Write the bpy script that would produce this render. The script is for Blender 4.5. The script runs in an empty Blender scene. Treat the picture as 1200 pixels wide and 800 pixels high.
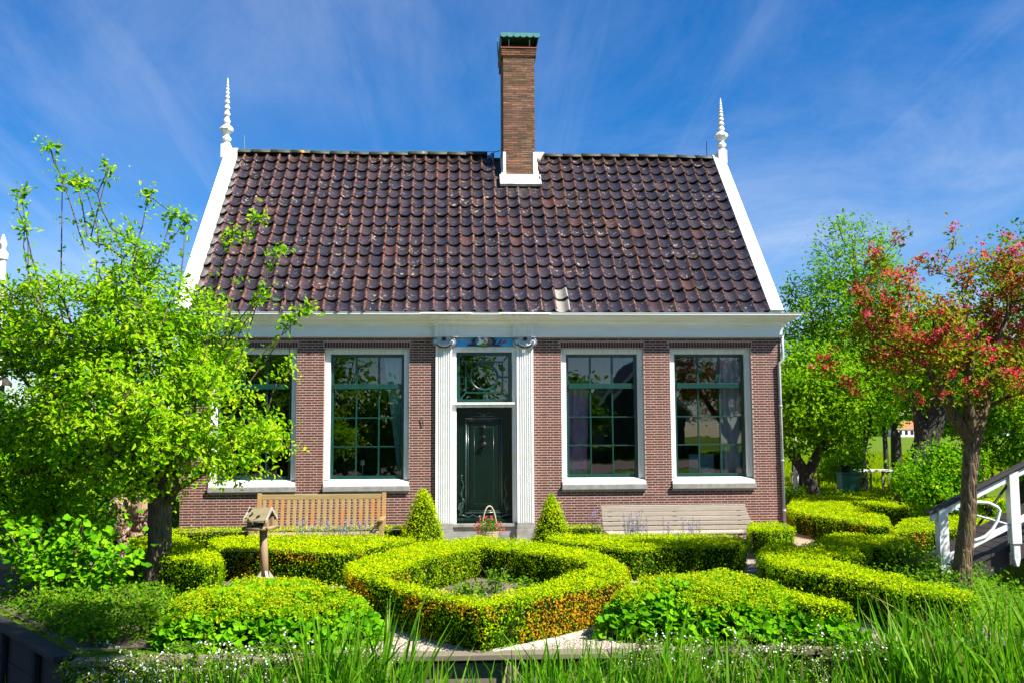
import bpy, bmesh, math, random
import numpy as np
from mathutils import Vector, Matrix

RND = random.Random(11)
RNG = np.random.default_rng(11)
PI = math.pi
scene = bpy.context.scene
col = scene.collection

# ------------------------------------------------------------------ camera
cam_data = bpy.data.cameras.new('camera')
cam = bpy.data.objects.new('camera', cam_data)
col.objects.link(cam)
yaw, pitch, roll = 0.06057, 0.09368, -0.00509
Fw = Vector((math.sin(yaw)*math.cos(pitch), math.cos(yaw)*math.cos(pitch), math.sin(pitch)))
Rt = Vector((math.cos(yaw), -math.sin(yaw), 0))
Up = Rt.cross(Fw)
R2 = Rt*math.cos(roll) + Up*math.sin(roll)
U2 = R2.cross(Fw)
M = Matrix((R2, U2, -Fw)).transposed().to_4x4()
M.translation = Vector((-0.6005, -17.872, 1.709))
cam.matrix_world = M
cam_data.sensor_width = 36.0
cam_data.lens = 36.0*1153.9/1200.0
cam_data.clip_start = 0.1
cam_data.clip_end = 6000
scene.camera = cam

# ------------------------------------------------------------------ light
SUN = Vector((1.55, -1.0, 2.1)).normalized()          # towards the sun
sun_el = math.asin(SUN.z)
sun_az = math.atan2(SUN.x, SUN.y)
sl = bpy.data.lights.new('sun', 'SUN')
sl.energy = 5.0
sl.angle = math.radians(0.53)
sl.color = (1.0, 0.95, 0.86)
so = bpy.data.objects.new('sun', sl)
col.objects.link(so)
so.rotation_euler = (-SUN).to_track_quat('-Z', 'Y').to_euler()
so.location = SUN*60

scene.view_settings.view_transform = 'Standard'
scene.view_settings.look = 'None'
scene.view_settings.exposure = 1.40
scene.view_settings.gamma = 1.0
try:
    scene.view_settings.use_curve_mapping = False
except Exception:
    pass
scene.cycles.max_bounces = 8
scene.cycles.transparent_max_bounces = 24
scene.cycles.sample_clamp_indirect = 4.0


class NT:
    """small node-tree helper"""
    def __init__(self, tree):
        self.t = tree
        self.n = tree.nodes
        self.l = tree.links

    def new(self, typ, **kw):
        nd = self.n.new(typ)
        for k, v in kw.items():
            setattr(nd, k, v)
        return nd

    def put(self, sock, v):
        if isinstance(v, bpy.types.NodeSocket):
            self.l.new(v, sock)
        elif v is not None:
            if hasattr(sock.default_value, '__len__') and not hasattr(v, '__len__'):
                v = (v, v, v)
            if hasattr(v, '__len__') and len(v) == 3 and len(sock.default_value) == 4:
                v = (*v, 1)
            sock.default_value = v

    def math(self, op, a, b=None, c=None, clamp=False):
        nd = self.new('ShaderNodeMath', operation=op, use_clamp=clamp)
        for s, v in zip(nd.inputs, (a, b, c)):
            if v is not None:
                self.put(s, v)
        return nd.outputs[0]

    def mix(self, f, a, b, mode='MIX'):
        nd = self.new('ShaderNodeMix', data_type='RGBA', blend_type=mode)
        nd.clamp_factor = True
        self.put(nd.inputs[0], f)
        self.put(nd.inputs[6], a)
        self.put(nd.inputs[7], b)
        return nd.outputs[2]

    def ramp(self, f, stops, interp='LINEAR'):
        nd = self.new('ShaderNodeValToRGB')
        nd.color_ramp.interpolation = interp
        el = nd.color_ramp.elements
        while len(el) < len(stops):
            el.new(0.5)
        for e, (p, c) in zip(el, stops):
            e.position = p
            e.color = (*c, 1) if hasattr(c, '__len__') else (c, c, c, 1)
        self.put(nd.inputs[0], f)
        return nd.outputs[0]

    def noise(self, vec=None, scale=5, detail=3, rough=0.55, dist=0.0, out=0):
        nd = self.new('ShaderNodeTexNoise')
        if vec is not None:
            self.put(nd.inputs['Vector'], vec)
        self.put(nd.inputs['Scale'], scale)
        self.put(nd.inputs['Detail'], detail)
        self.put(nd.inputs['Roughness'], rough)
        self.put(nd.inputs['Distortion'], dist)
        return nd.outputs[out]

    def mapping(self, vec, scale=(1, 1, 1), rot=(0, 0, 0), loc=(0, 0, 0)):
        nd = self.new('ShaderNodeMapping')
        self.put(nd.inputs['Vector'], vec)
        nd.inputs['Scale'].default_value = scale
        nd.inputs['Rotation'].default_value = rot
        nd.inputs['Location'].default_value = loc
        return nd.outputs[0]

    def attr(self, name):
        nd = self.new('ShaderNodeAttribute', attribute_name=name)
        return nd.outputs['Fac']

    def pos(self):
        return self.new('ShaderNodeNewGeometry').outputs['Position']

    def bump(self, h, strength=0.4, dist=0.01):
        nd = self.new('ShaderNodeBump')
        nd.inputs['Strength'].default_value = strength
        nd.inputs['Distance'].default_value = dist
        self.put(nd.inputs['Height'], h)
        return nd.outputs[0]


# ------------------------------------------------------------------ sky
world = bpy.data.worlds.new('World')
scene.world = world
world.use_nodes = True
w = NT(world.node_tree)
w.n.clear()
sky = w.new('ShaderNodeTexSky', sky_type='NISHITA')
sky.sun_disc = False
sky.sun_elevation = sun_el
sky.sun_rotation = sun_az
sky.altitude = 0
sky.air_density = 1.0
sky.dust_density = 0.0
sky.ozone_density = 3.0
hs = w.new('ShaderNodeHueSaturation')
hs.inputs['Saturation'].default_value = 1.40
w.put(hs.inputs['Color'], w.mix(1.0, sky.outputs[0], (1.0, 0.97, 1.07), 'MULTIPLY'))
tc = w.new('ShaderNodeTexCoord')
sep = w.new('ShaderNodeSeparateXYZ')
w.l.new(tc.outputs['Generated'], sep.inputs[0])
den = w.math('ADD', w.math('MAXIMUM', sep.outputs[2], 0.0), 0.12)
comb = w.new('ShaderNodeCombineXYZ')
w.put(comb.inputs[0], w.math('DIVIDE', sep.outputs[0], den))
w.put(comb.inputs[1], w.math('DIVIDE', sep.outputs[1], den))
# thin cirrus streaks drawn out along one direction of the cloud layer
m1 = w.mapping(comb.outputs[0], scale=(1.1, 0.62, 1), rot=(0, 0, math.radians(-20)))
n1 = w.noise(m1, 1.25, 10, 0.66, 0.55)
m2 = w.mapping(comb.outputs[0], scale=(0.5, 0.5, 1), loc=(3.1, 1.7, 0))
n2 = w.noise(m2, 0.8, 3, 0.5)
cl = w.math('MULTIPLY', w.ramp(n1, [(0.36, 0.0), (0.80, 1.0)]), w.ramp(n2, [(0.36, 0.0), (0.60, 1.0)]))
m3 = w.mapping(comb.outputs[0], scale=(2.6, 0.16, 1), rot=(0, 0, math.radians(16)), loc=(0.4, 0.9, 0))
n3 = w.noise(m3, 1.6, 5, 0.6, 0.3)
cl2 = w.math('MULTIPLY', w.ramp(n3, [(0.54, 0.0), (0.84, 1.0)]), 0.35)
cl = w.math('MULTIPLY', w.math('ADD', cl, cl2, clamp=True), 0.68)
cl = w.math('MULTIPLY', cl, w.ramp(sep.outputs[2], [(0.20, 1.0), (0.50, 0.55)]))
cl = w.math('MULTIPLY', cl, w.ramp(sep.outputs[2], [(0.0, 0.0), (0.10, 1.0)]))
skycol = w.mix(cl, hs.outputs[0], (6.2, 6.7, 7.6))
bg = w.new('ShaderNodeBackground')
w.put(bg.inputs[0], skycol)
bg.inputs[1].default_value = 0.055
wo = w.new('ShaderNodeOutputWorld')
w.l.new(bg.outputs[0], wo.inputs[0])


# ------------------------------------------------------------------ materials
def mat_new(name):
    m = bpy.data.materials.new(name)
    m.use_nodes = True
    t = NT(m.node_tree)
    t.n.clear()
    out = t.new('ShaderNodeOutputMaterial')
    b = t.new('ShaderNodeBsdfPrincipled')
    t.l.new(b.outputs[0], out.inputs[0])
    return m, t, b, out


def mat_plain(name, c, c2=None, rough=0.6, scale=8, metal=0.0, bump=0.0, bscale=40, spec=0.5, stretch=(1, 1, 1), coat=0.0):
    m, t, b, out = mat_new(name)
    p = t.mapping(t.pos(), scale=stretch)
    if c2 is not None:
        n = t.noise(p, scale, 5, 0.6)
        t.put(b.inputs['Base Color'], t.mix(t.ramp(n, [(0.35, 0.0), (0.68, 1.0)]), c, c2))
    else:
        t.put(b.inputs['Base Color'], c)
    b.inputs['Roughness'].default_value = rough
    b.inputs['Metallic'].default_value = metal
    b.inputs['Specular IOR Level'].default_value = spec
    b.inputs['Coat Weight'].default_value = coat
    if bump:
        t.put(b.inputs['Normal'], t.bump(t.noise(p, bscale, 4, 0.6), bump, 0.01))
    return m


def mat_leaf(name, stops, trans=0.38, rough=0.65, spec=0.05, dry=(0.55, 0.27, 0.012), tboost=1.25):
    m, t, b, out = mat_new(name)
    r = t.attr('rnd')
    c = t.ramp(r, stops)
    c = t.mix(t.attr('dry'), c, dry)
    t.put(b.inputs['Base Color'], c)
    b.inputs['Roughness'].default_value = rough
    b.inputs['Specular IOR Level'].default_value = spec
    tr = t.new('ShaderNodeBsdfTranslucent')
    g = t.mix(1.0, c, (tboost*0.88, tboost*1.05, tboost*0.55), 'MULTIPLY')
    t.put(tr.inputs['Color'], g)
    mx = t.new('ShaderNodeMixShader')
    mx.inputs[0].default_value = trans
    t.l.new(b.outputs[0], mx.inputs[1])
    t.l.new(tr.outputs[0], mx.inputs[2])
    t.l.new(mx.outputs[0], out.inputs[0])
    return m


def mat_wood(name, c1, c2, c3=None, axis=0, rough=0.75):
    m, t, b, out = mat_new(name)
    st = [14, 14, 14]
    st[axis] = 1.2
    p = t.mapping(t.pos(), scale=st)
    n = t.noise(p, 2.2, 6, 0.65, 0.6)
    c = t.mix(t.ramp(n, [(0.3, 0.0), (0.7, 1.0)]), c1, c2)
    if c3 is not None:
        k = t.new('ShaderNodeObjectInfo').outputs['Random']
        n2 = t.noise(t.pos(), 4.5, 3, 0.6)
        f = t.math('MULTIPLY', t.ramp(k, [(0.45, 0.0), (0.9, 1.0)]), t.ramp(n2, [(0.42, 0.0), (0.6, 1.0)]))
        c = t.mix(f, c, c3)
    t.put(b.inputs['Base Color'], c)
    b.inputs['Roughness'].default_value = rough
    t.put(b.inputs['Normal'], t.bump(n, 0.35, 0.004))
    return m


MAT = {}
MAT['white'] = mat_plain('white_paint', (0.82, 0.82, 0.80), (0.68, 0.66, 0.60), 0.45, 5.0, bump=0.05, stretch=(3, 3, 0.5))
MAT['cornice'] = mat_plain('cornice_paint', (0.82, 0.83, 0.83), (0.76, 0.76, 0.70), 0.5, 1.6, stretch=(1, 1, 6))
MAT['lead'] = mat_plain('lead', (0.42, 0.43, 0.45), (0.30, 0.31, 0.33), 0.5, 5)
MAT['flash'] = mat_plain('limewash_flashing', (0.78, 0.76, 0.72), (0.46, 0.40, 0.34), 0.8, 6, bump=0.2)
MAT['green'] = mat_plain('green_gloss_paint', (0.004, 0.036, 0.030), (0.006, 0.046, 0.037), 0.30, 6, coat=0.2)
MAT['doorgreen'] = mat_plain('door_gloss_paint', (0.002, 0.0085, 0.007), (0.003, 0.012, 0.0095), 0.22, 3, spec=0.3)
MAT['stone'] = mat_plain('sill_stone', (0.27, 0.265, 0.25), (0.18, 0.175, 0.16), 0.8, 9, bump=0.2, bscale=60)
MAT['stonedark'] = mat_plain('plinth_stone', (0.28, 0.27, 0.25), (0.18, 0.17, 0.15), 0.8, 6, bump=0.2)
MAT['paving'] = mat_plain('paving_stone', (0.46, 0.42, 0.36), (0.32, 0.28, 0.23), 0.85, 7, bump=0.2)
MAT['iron'] = mat_plain('dark_iron', (0.02, 0.02, 0.022), None, 0.5, metal=0.6)
MAT['copper'] = mat_plain('green_copper', (0.07, 0.26, 0.235), (0.05, 0.19, 0.18), 0.6, 8)
MAT['soot'] = mat_plain('sooty_metal', (0.012, 0.014, 0.013), (0.03, 0.035, 0.03), 0.8, 8)
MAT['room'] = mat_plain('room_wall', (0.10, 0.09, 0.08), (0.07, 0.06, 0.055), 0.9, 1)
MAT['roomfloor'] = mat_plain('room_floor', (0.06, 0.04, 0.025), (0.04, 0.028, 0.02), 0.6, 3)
MAT['curtaingreen'] = mat_plain('green_curtain', (0.34, 0.62, 0.58), (0.22, 0.46, 0.44), 0.9, 6)
MAT['mauvepanel'] = mat_plain('mauve_panel', (0.74, 0.44, 0.70), (0.56, 0.32, 0.56), 0.9, 6)
MAT['curtaingrey'] = mat_plain('lilac_curtain', (0.78, 0.73, 0.82), (0.58, 0.53, 0.66), 0.9, 6)
MAT['card'] = mat_plain('white_card', (0.8, 0.8, 0.8), None, 0.7)
MAT['bluebox'] = mat_plain('blue_board', (0.22, 0.36, 0.52), (0.16, 0.28, 0.44), 0.7, 4)
MAT['benchwood'] = mat_wood('teak_bench', (0.34, 0.225, 0.09), (0.23, 0.165, 0.06), (0.38, 0.14, 0.02), 2)
MAT['benchrail'] = mat_wood('teak_rail', (0.35, 0.245, 0.10), (0.22, 0.175, 0.06), None, 0)
MAT['greywood'] = mat_wood('weathered_grey_wood', (0.37, 0.325, 0.26), (0.26, 0.225, 0.18), None, 0)
MAT['birdwood'] = mat_wood('bird_table_wood', (0.28, 0.19, 0.10), (0.17, 0.12, 0.065), None, 2)
MAT['birdroof'] = mat_wood('bird_roof_wood', (0.23, 0.19, 0.11), (0.15, 0.125, 0.065), None, 0)
MAT['timber'] = mat_wood('bank_timber', (0.20, 0.16, 0.11), (0.11, 0.09, 0.065), None, 0, 0.85)
MAT['shadedtimber'] = mat_wood('shaded_bank_timber', (0.022, 0.018, 0.013), (0.011, 0.010, 0.008), None, 0, 0.85)  # bank timber darkened: the shade along the ditch is in its colour
MAT['plank'] = mat_wood('plank_wood', (0.34, 0.26, 0.15), (0.22, 0.17, 0.10), None, 0)
MAT['bridgewhite'] = mat_plain('bridge_paint', (0.72, 0.73, 0.72), (0.52, 0.53, 0.50), 0.55, 4, bump=0.08)
MAT['bridgedark'] = mat_plain('dark_shaded_wood', (0.035, 0.025, 0.02), (0.02, 0.016, 0.013), 0.7, 6)  # own dark wood, with the shade under deck and abutment in its colour
MAT['rod'] = mat_plain('steel_rod', (0.25, 0.33, 0.36), None, 0.45, metal=0.3)
MAT['wicker'] = mat_plain('wicker', (0.46, 0.38, 0.26), (0.30, 0.24, 0.15), 0.8, 60, bump=0.6, bscale=90)
MAT['beegreen'] = mat_plain('bee_box_green', (0.008, 0.10, 0.06), (0.012, 0.13, 0.08), 0.5, 4)
MAT['feeder'] = mat_plain('green_feeder', (0.012, 0.06, 0.045), None, 0.4)
MAT['hedgecore'] = mat_plain('hedge_twigs', (0.009, 0.026, 0.002), (0.020, 0.020, 0.003), 0.95, 12, bump=0.6, spec=0.02)
MAT['soil'] = mat_plain('garden_soil', (0.16, 0.115, 0.085), (0.075, 0.052, 0.036), 0.95, 9, bump=0.8, bscale=30)
MAT['stem'] = mat_plain('green_stem', (0.10, 0.14, 0.03), (0.13, 0.09, 0.03), 0.7, 8)
MAT['twig'] = mat_plain('brown_twig', (0.14, 0.09, 0.05), (0.09, 0.06, 0.04), 0.8, 12)
MAT['ochre'] = mat_plain('blue_frieze', (0.04, 0.34, 0.80), (0.05, 0.40, 0.84), 0.5, 5)
MAT['capital'] = mat_plain('shade_tinted_paint', (0.50, 0.55, 0.62), (0.38, 0.43, 0.50), 0.5, 8)  # bluish cornice shade put into the capital's colour
MAT['doorcarve'] = mat_plain('door_carving_sheen', (0.010, 0.030, 0.026), None, 0.25, coat=0.3)  # door green made lighter so the carving's sheen is in its colour
MAT['black'] = mat_plain('black_paint', (0.01, 0.012, 0.014), None, 0.35)
MAT['red'] = mat_plain('red_paint', (0.45, 0.04, 0.03), None, 0.5)
MAT['brown'] = mat_plain('brown_paint', (0.26, 0.08, 0.04), None, 0.5)
MAT['friezegreen'] = mat_plain('grass_paint', (0.09, 0.34, 0.02), None, 0.5)
MAT['gold'] = mat_plain('gold_paint', (0.55, 0.36, 0.08), None, 0.4)
MAT['farwhite'] = mat_plain('far_white_wall', (0.75, 0.76, 0.78), None, 0.7)
MAT['farroof'] = mat_plain('far_orange_roof', (0.42, 0.12, 0.04), (0.34, 0.10, 0.04), 0.7, 1)
MAT['darkboards'] = mat_wood('dark_green_boards', (0.02, 0.045, 0.035), (0.014, 0.03, 0.025), None, 0)
MAT['darkroof'] = mat_plain('old_roof', (0.06, 0.035, 0.03), (0.035, 0.025, 0.025), 0.6, 5)


def make_bark(name, c1, c2, c3=None):
    m, t, b, out = mat_new(name)
    p = t.mapping(t.pos(), scale=(1, 1, 0.20))
    n = t.noise(p, 24, 6, 0.65, 0.5)
    vo = t.new('ShaderNodeTexVoronoi', feature='DISTANCE_TO_EDGE')
    t.put(vo.inputs['Vector'], p)
    vo.inputs['Scale'].default_value = 22
    n = t.math('MULTIPLY', n, t.ramp(vo.outputs['Distance'], [(0.0, 0.35), (0.22, 1.15)]))
    c = t.mix(t.ramp(n, [(0.35, 0.0), (0.65, 1.0)]), c1, c2)
    if c3 is not None:
        n2 = t.noise(t.pos(), 5, 4, 0.6)
        c = t.mix(t.ramp(n2, [(0.48, 0.0), (0.62, 1.0)]), c, c3)
    t.put(b.inputs['Base Color'], c)
    b.inputs['Roughness'].default_value = 0.85
    t.put(b.inputs['Normal'], t.bump(n, 1.0, 0.05))
    return m


MAT['bark'] = make_bark('grey_bark', (0.13, 0.09, 0.055), (0.05, 0.036, 0.024), (0.12, 0.10, 0.035))
MAT['barkhaw'] = make_bark('furrowed_bark', (0.15, 0.095, 0.05), (0.025, 0.017, 0.011), (0.12, 0.085, 0.02))
MAT['barkdark'] = make_bark('dark_bark', (0.045, 0.035, 0.025), (0.02, 0.016, 0.012))
MAT['barkpink'] = make_bark('flaky_pink_bark', (0.42, 0.26, 0.18), (0.18, 0.10, 0.07), (0.32, 0.21, 0.14))


def make_brick():
    m, t, b, out = mat_new('brick_face')
    r = t.attr('rnd')
    k = t.new('ShaderNodeObjectInfo').outputs['Random']
    f = t.math('FRACT', t.math('ADD', r, k))
    c = t.ramp(f, [(0.0, (0.085, 0.015, 0.010)), (0.3, (0.125, 0.021, 0.013)), (0.55, (0.062, 0.014, 0.011)),
                   (0.8, (0.145, 0.029, 0.017)), (1.0, (0.098, 0.018, 0.012))])
    big = t.noise(t.mapping(t.pos(), scale=(1, 1, 0.6)), 1.3, 5, 0.6)
    c = t.mix(t.ramp(big, [(0.4, 0.0), (0.7, 0.45)]), c, (0.070, 0.019, 0.016))
    n = t.noise(t.pos(), 45, 4, 0.6)
    c = t.mix(t.ramp(n, [(0.5, 0.0), (0.9, 0.3)]), c, (0.16, 0.075, 0.055))
    t.put(b.inputs['Base Color'], c)
    b.inputs['Roughness'].default_value = 0.85
    t.put(b.inputs['Normal'], t.bump(n, 0.4, 0.004))
    return m


def make_chimbrick():
    m, t, b, out = mat_new('chimney_brick_face')
    r = t.attr('rnd')
    k = t.new('ShaderNodeObjectInfo').outputs['Random']
    f = t.math('FRACT', t.math('ADD', r, k))
    c = t.ramp(f, [(0.0, (0.09, 0.038, 0.020)), (0.3, (0.19, 0.065, 0.030)), (0.5, (0.06, 0.032, 0.016)),
                   (0.75, (0.27, 0.10, 0.055)), (1.0, (0.15, 0.075, 0.03))])
    n = t.noise(t.pos(), 14, 5, 0.65)
    c = t.mix(t.ramp(n, [(0.48, 0.0), (0.75, 0.8)]), c, (0.07, 0.055, 0.02))
    t.put(b.inputs['Base Color'], c)
    b.inputs['Roughness'].default_value = 0.9
    t.put(b.inputs['Normal'], t.bump(n, 0.5, 0.005))
    return m


MAT['brick'] = make_brick()
MAT['chimbrick'] = make_chimbrick()
MAT['mortar'] = mat_plain('mortar', (0.43, 0.335, 0.275), (0.34, 0.26, 0.215), 0.95, 10, bump=0.2)
MAT['chimmortar'] = mat_plain('chimney_mortar', (0.62, 0.54, 0.42), (0.34, 0.27, 0.17), 0.95, 10, bump=0.2)


def make_brickwall():
    m, t, b, out = mat_new('side_brickwork')
    bt = t.new('ShaderNodeTexBrick')
    p = t.pos()
    s = t.new('ShaderNodeSeparateXYZ')
    t.l.new(p, s.inputs[0])
    c = t.new('ShaderNodeCombineXYZ')
    t.put(c.inputs[0], t.math('ADD', s.outputs[0], s.outputs[1]))
    t.put(c.inputs[1], s.outputs[2])
    t.l.new(c.outputs[0], bt.inputs['Vector'])
    bt.inputs['Color1'].default_value = (0.2, 0.062, 0.045, 1)
    bt.inputs['Color2'].default_value = (0.13, 0.045, 0.04, 1)
    bt.inputs['Mortar'].default_value = (0.5, 0.45, 0.4, 1)
    bt.inputs['Scale'].default_value = 1.0
    bt.inputs['Mortar Size'].default_value = 0.006
    bt.inputs['Brick Width'].default_value = 0.215
    bt.inputs['Row Height'].default_value = 0.0455
    t.l.new(bt.outputs['Color'], b.inputs['Base Color'])
    b.inputs['Roughness'].default_value = 0.9
    return m


MAT['brickwall'] = make_brickwall()


def make_tile():
    m, t, b, out = mat_new('glazed_roof_tile')
    k = t.new('ShaderNodeObjectInfo').outputs['Random']
    f = t.math('FRACT', t.math('ADD', t.attr('rnd'), k))
    c = t.ramp(f, [(0.0, (0.017, 0.014, 0.017)), (0.32, (0.028, 0.020, 0.022)), (0.55, (0.040, 0.027, 0.028)),
                   (0.82, (0.022, 0.018, 0.021)), (0.96, (0.050, 0.028, 0.026)), (1.0, (0.075, 0.034, 0.026))])
    p = t.pos()
    n = t.noise(p, 7, 5, 0.65)
    c = t.mix(t.ramp(n, [(0.52, 0.0), (0.74, 0.6)]), c, (0.062, 0.044, 0.042))
    # bare orange clay along the side seam
    u = t.attr('seam')
    n3 = t.noise(p, 16, 3, 0.6)
    seam = t.math('MULTIPLY', u, t.ramp(n3, [(0.42, 0.0), (0.62, 0.95)]))
    c = t.mix(seam, c, (0.26, 0.095, 0.045))
    # lichen and droppings
    n4 = t.noise(p, 11, 4, 0.7)
    lic = t.math('MULTIPLY', t.ramp(n4, [(0.585, 0.0), (0.65, 1.0)]), t.ramp(t.noise(p, 1.7, 3, 0.6), [(0.45, 0.15), (0.65, 1.0)]))
    lc = t.ramp(t.noise(p, 5.3, 2, 0.5), [(0.42, (0.40, 0.38, 0.34)), (0.55, (0.34, 0.30, 0.14)), (0.66, (0.45, 0.22, 0.02))])
    c = t.mix(t.math('MULTIPLY', lic, 0.75), c, lc)
    t.put(b.inputs['Base Color'], c)
    rr = t.math('ADD', t.math('MULTIPLY', t.ramp(n, [(0.3, 0.0), (0.7, 1.0)]), 0.20), 0.16)
    rr = t.math('ADD', rr, t.math('MULTIPLY', lic, 0.4))
    t.put(b.inputs['Roughness'], rr)
    b.inputs['Specular IOR Level'].default_value = 0.9
    b.inputs['Coat Weight'].default_value = 0.35
    b.inputs['Coat Roughness'].default_value = 0.22
    t.put(b.inputs['Normal'], t.bump(t.noise(p, 22, 4, 0.6), 0.18, 0.006))
    return m


MAT['tile'] = make_tile()


def make_ridge():
    m, t, b, out = mat_new('mossy_ridge_tile')
    p = t.pos()
    c = t.mix(t.ramp(t.noise(p, 9, 4, 0.6), [(0.4, 0.0), (0.6, 1.0)]), (0.022, 0.020, 0.022), (0.05, 0.055, 0.022))
    c = t.mix(t.ramp(t.noise(p, 2.3, 3, 0.6), [(0.66, 0.0), (0.69, 1.0)]), c, (0.50, 0.22, 0.005))
    t.put(b.inputs['Base Color'], c)
    b.inputs['Roughness'].default_value = 0.7
    return m


MAT['ridge'] = make_ridge()


def make_glass():
    m, t, b, out = mat_new('window_glass')
    t.n.remove(b)
    tr = t.new('ShaderNodeBsdfTransparent')
    tr.inputs[0].default_value = (0.93, 0.96, 0.95, 1)
    gl = t.new('ShaderNodeBsdfGlossy')
    gl.inputs['Roughness'].default_value = 0.0
    gl.inputs['Color'].default_value = (0.95, 0.97, 1.0, 1)
    fr = t.new('ShaderNodeFresnel')
    fr.inputs['IOR'].default_value = 1.70
    n = t.noise(t.pos(), 2.5, 2, 0.5)
    nb = t.bump(n, 0.05, 0.01)
    t.l.new(nb, gl.inputs['Normal'])
    mx = t.new('ShaderNodeMixShader')
    t.l.new(fr.outputs[0], mx.inputs[0])
    t.l.new(tr.outputs[0], mx.inputs[1])
    t.l.new(gl.outputs[0], mx.inputs[2])
    t.l.new(mx.outputs[0], out.inputs[0])
    return m


MAT['glass'] = make_glass()


def make_gravel():
    m, t, b, out = mat_new('pale_gravel')
    v = t.new('ShaderNodeTexVoronoi')
    t.put(v.inputs['Vector'], t.pos())
    v.inputs['Scale'].default_value = 55
    c = t.ramp(t.math('FRACT', t.math('MULTIPLY', v.outputs['Color'], 1.0)),
               [(0.1, (0.30, 0.23, 0.17)), (0.5, (0.44, 0.36, 0.29)), (0.9, (0.56, 0.50, 0.43))])
    c = t.mix(t.ramp(v.outputs['Distance'], [(0.25, 0.0), (0.75, 1.0)]), c, (0.12, 0.09, 0.065))
    t.put(b.inputs['Base Color'], c)
    b.inputs['Roughness'].default_value = 0.9
    t.put(b.inputs['Normal'], t.bump(v.outputs['Distance'], 0.8, -0.01))
    return m


MAT['gravel'] = make_gravel()
MAT['pebble'] = mat_leaf('pebble', [(0.0, (0.24, 0.18, 0.13)), (0.5, (0.46, 0.38, 0.31)), (1.0, (0.62, 0.57, 0.50))], trans=0.0, rough=0.8)


def make_ground():
    m, t, b, out = mat_new('meadow_ground')
    p = t.pos()
    n = t.noise(p, 0.35, 6, 0.65)
    n2 = t.noise(p, 18, 5, 0.7)
    c = t.mix(t.ramp(n, [(0.35, 0.0), (0.65, 1.0)]), (0.11, 0.21, 0.010), (0.20, 0.27, 0.015))
    c = t.mix(t.ramp(n2, [(0.35, 0.0), (0.7, 1.0)]), (0.035, 0.065, 0.01), c)
    t.put(b.inputs['Base Color'], c)
    b.inputs['Roughness'].default_value = 0.9
    b.inputs['Specular IOR Level'].default_value = 0.03
    t.put(b.inputs['Normal'], t.bump(n2, 0.8, 0.05))
    return m


MAT['ground'] = make_ground()
MAT['path'] = mat_plain('sandy_path', (0.34, 0.25, 0.16), (0.24, 0.17, 0.11), 0.95, 6, bump=0.4)
MAT['street'] = mat_plain('brick_street', (0.15, 0.09, 0.07), (0.10, 0.07, 0.06), 0.9, 4, bump=0.4)


def make_water():
    m, t, b, out = mat_new('ditch_water')
    t.put(b.inputs['Base Color'], (0.008, 0.010, 0.006))
    b.inputs['Roughness'].default_value = 0.06
    t.put(b.inputs['Normal'], t.bump(t.noise(t.pos(), 6, 3, 0.5), 0.08, 0.02))
    return m


MAT['water'] = make_water()

# foliage (reflectance colours)
MAT['box'] = mat_leaf('box_leaf', [(0, (0.016, 0.085, 0.001)), (0.3, (0.07, 0.24, 0.001)), (0.6, (0.32, 0.47, 0.001)), (1, (0.56, 0.6, 0.002))])
MAT['apple'] = mat_leaf('fresh_tree_leaf', [(0, (0.022, 0.12, 0.002)), (0.35, (0.11, 0.31, 0.003)), (0.7, (0.25, 0.46, 0.005)), (1, (0.42, 0.52, 0.02))], trans=0.42)
MAT['haw'] = mat_leaf('hawthorn_leaf', [(0, (0.04, 0.075, 0.003)), (0.5, (0.16, 0.2, 0.005)), (1, (0.36, 0.32, 0.01))], trans=0.35)
MAT['blossom'] = mat_leaf('crimson_blossom', [(0, (0.36, 0.010, 0.035)), (0.45, (0.66, 0.025, 0.075)), (0.8, (0.78, 0.09, 0.15)), (1, (0.84, 0.28, 0.32))], trans=0.3, tboost=1.0)
MAT['willow'] = mat_leaf('pale_tree_leaf', [(0, (0.04, 0.14, 0.006)), (0.45, (0.14, 0.33, 0.008)), (1, (0.32, 0.47, 0.04))], trans=0.4)
MAT['midtree'] = mat_leaf('orchard_leaf', [(0, (0.035, 0.13, 0.003)), (0.45, (0.14, 0.33, 0.004)), (1, (0.33, 0.47, 0.008))], trans=0.4)
MAT['darktree'] = mat_leaf('deep_green_leaf', [(0, (0.022, 0.09, 0.004)), (0.5, (0.075, 0.2, 0.005)), (1, (0.17, 0.31, 0.008))], trans=0.35)
MAT['alch'] = mat_leaf('mantle_leaf', [(0, (0.03, 0.15, 0.003)), (0.5, (0.11, 0.33, 0.003)), (1, (0.22, 0.44, 0.005))], trans=0.35, rough=0.6)
MAT['froth'] = mat_leaf('mantle_flower', [(0, (0.22, 0.35, 0.003)), (0.6, (0.35, 0.43, 0.003)), (1, (0.46, 0.45, 0.008))], trans=0.35, rough=0.7)
MAT['petal'] = mat_leaf('white_petal', [(0.0, (0.62, 0.62, 0.56)), (1.0, (0.82, 0.82, 0.80))], trans=0.25, tboost=0.9)
MAT['shrubleaf'] = mat_leaf('small_shrub_leaf', [(0, (0.02, 0.095, 0.003)), (0.6, (0.095, 0.23, 0.005)), (1, (0.24, 0.34, 0.01))], trans=0.35)
MAT['reed'] = mat_leaf('reed_blade', [(0, (0.025, 0.13, 0.006)), (0.5, (0.08, 0.25, 0.006)), (0.85, (0.17, 0.35, 0.012)), (1, (0.22, 0.37, 0.05))], trans=0.4, rough=0.4, dry=(0.34, 0.29, 0.11))
MAT['lav'] = mat_leaf('lavender_flower', [(0.0, (0.22, 0.20, 0.50)), (1.0, (0.36, 0.34, 0.66))], trans=0.3, tboost=1.0)
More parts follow.
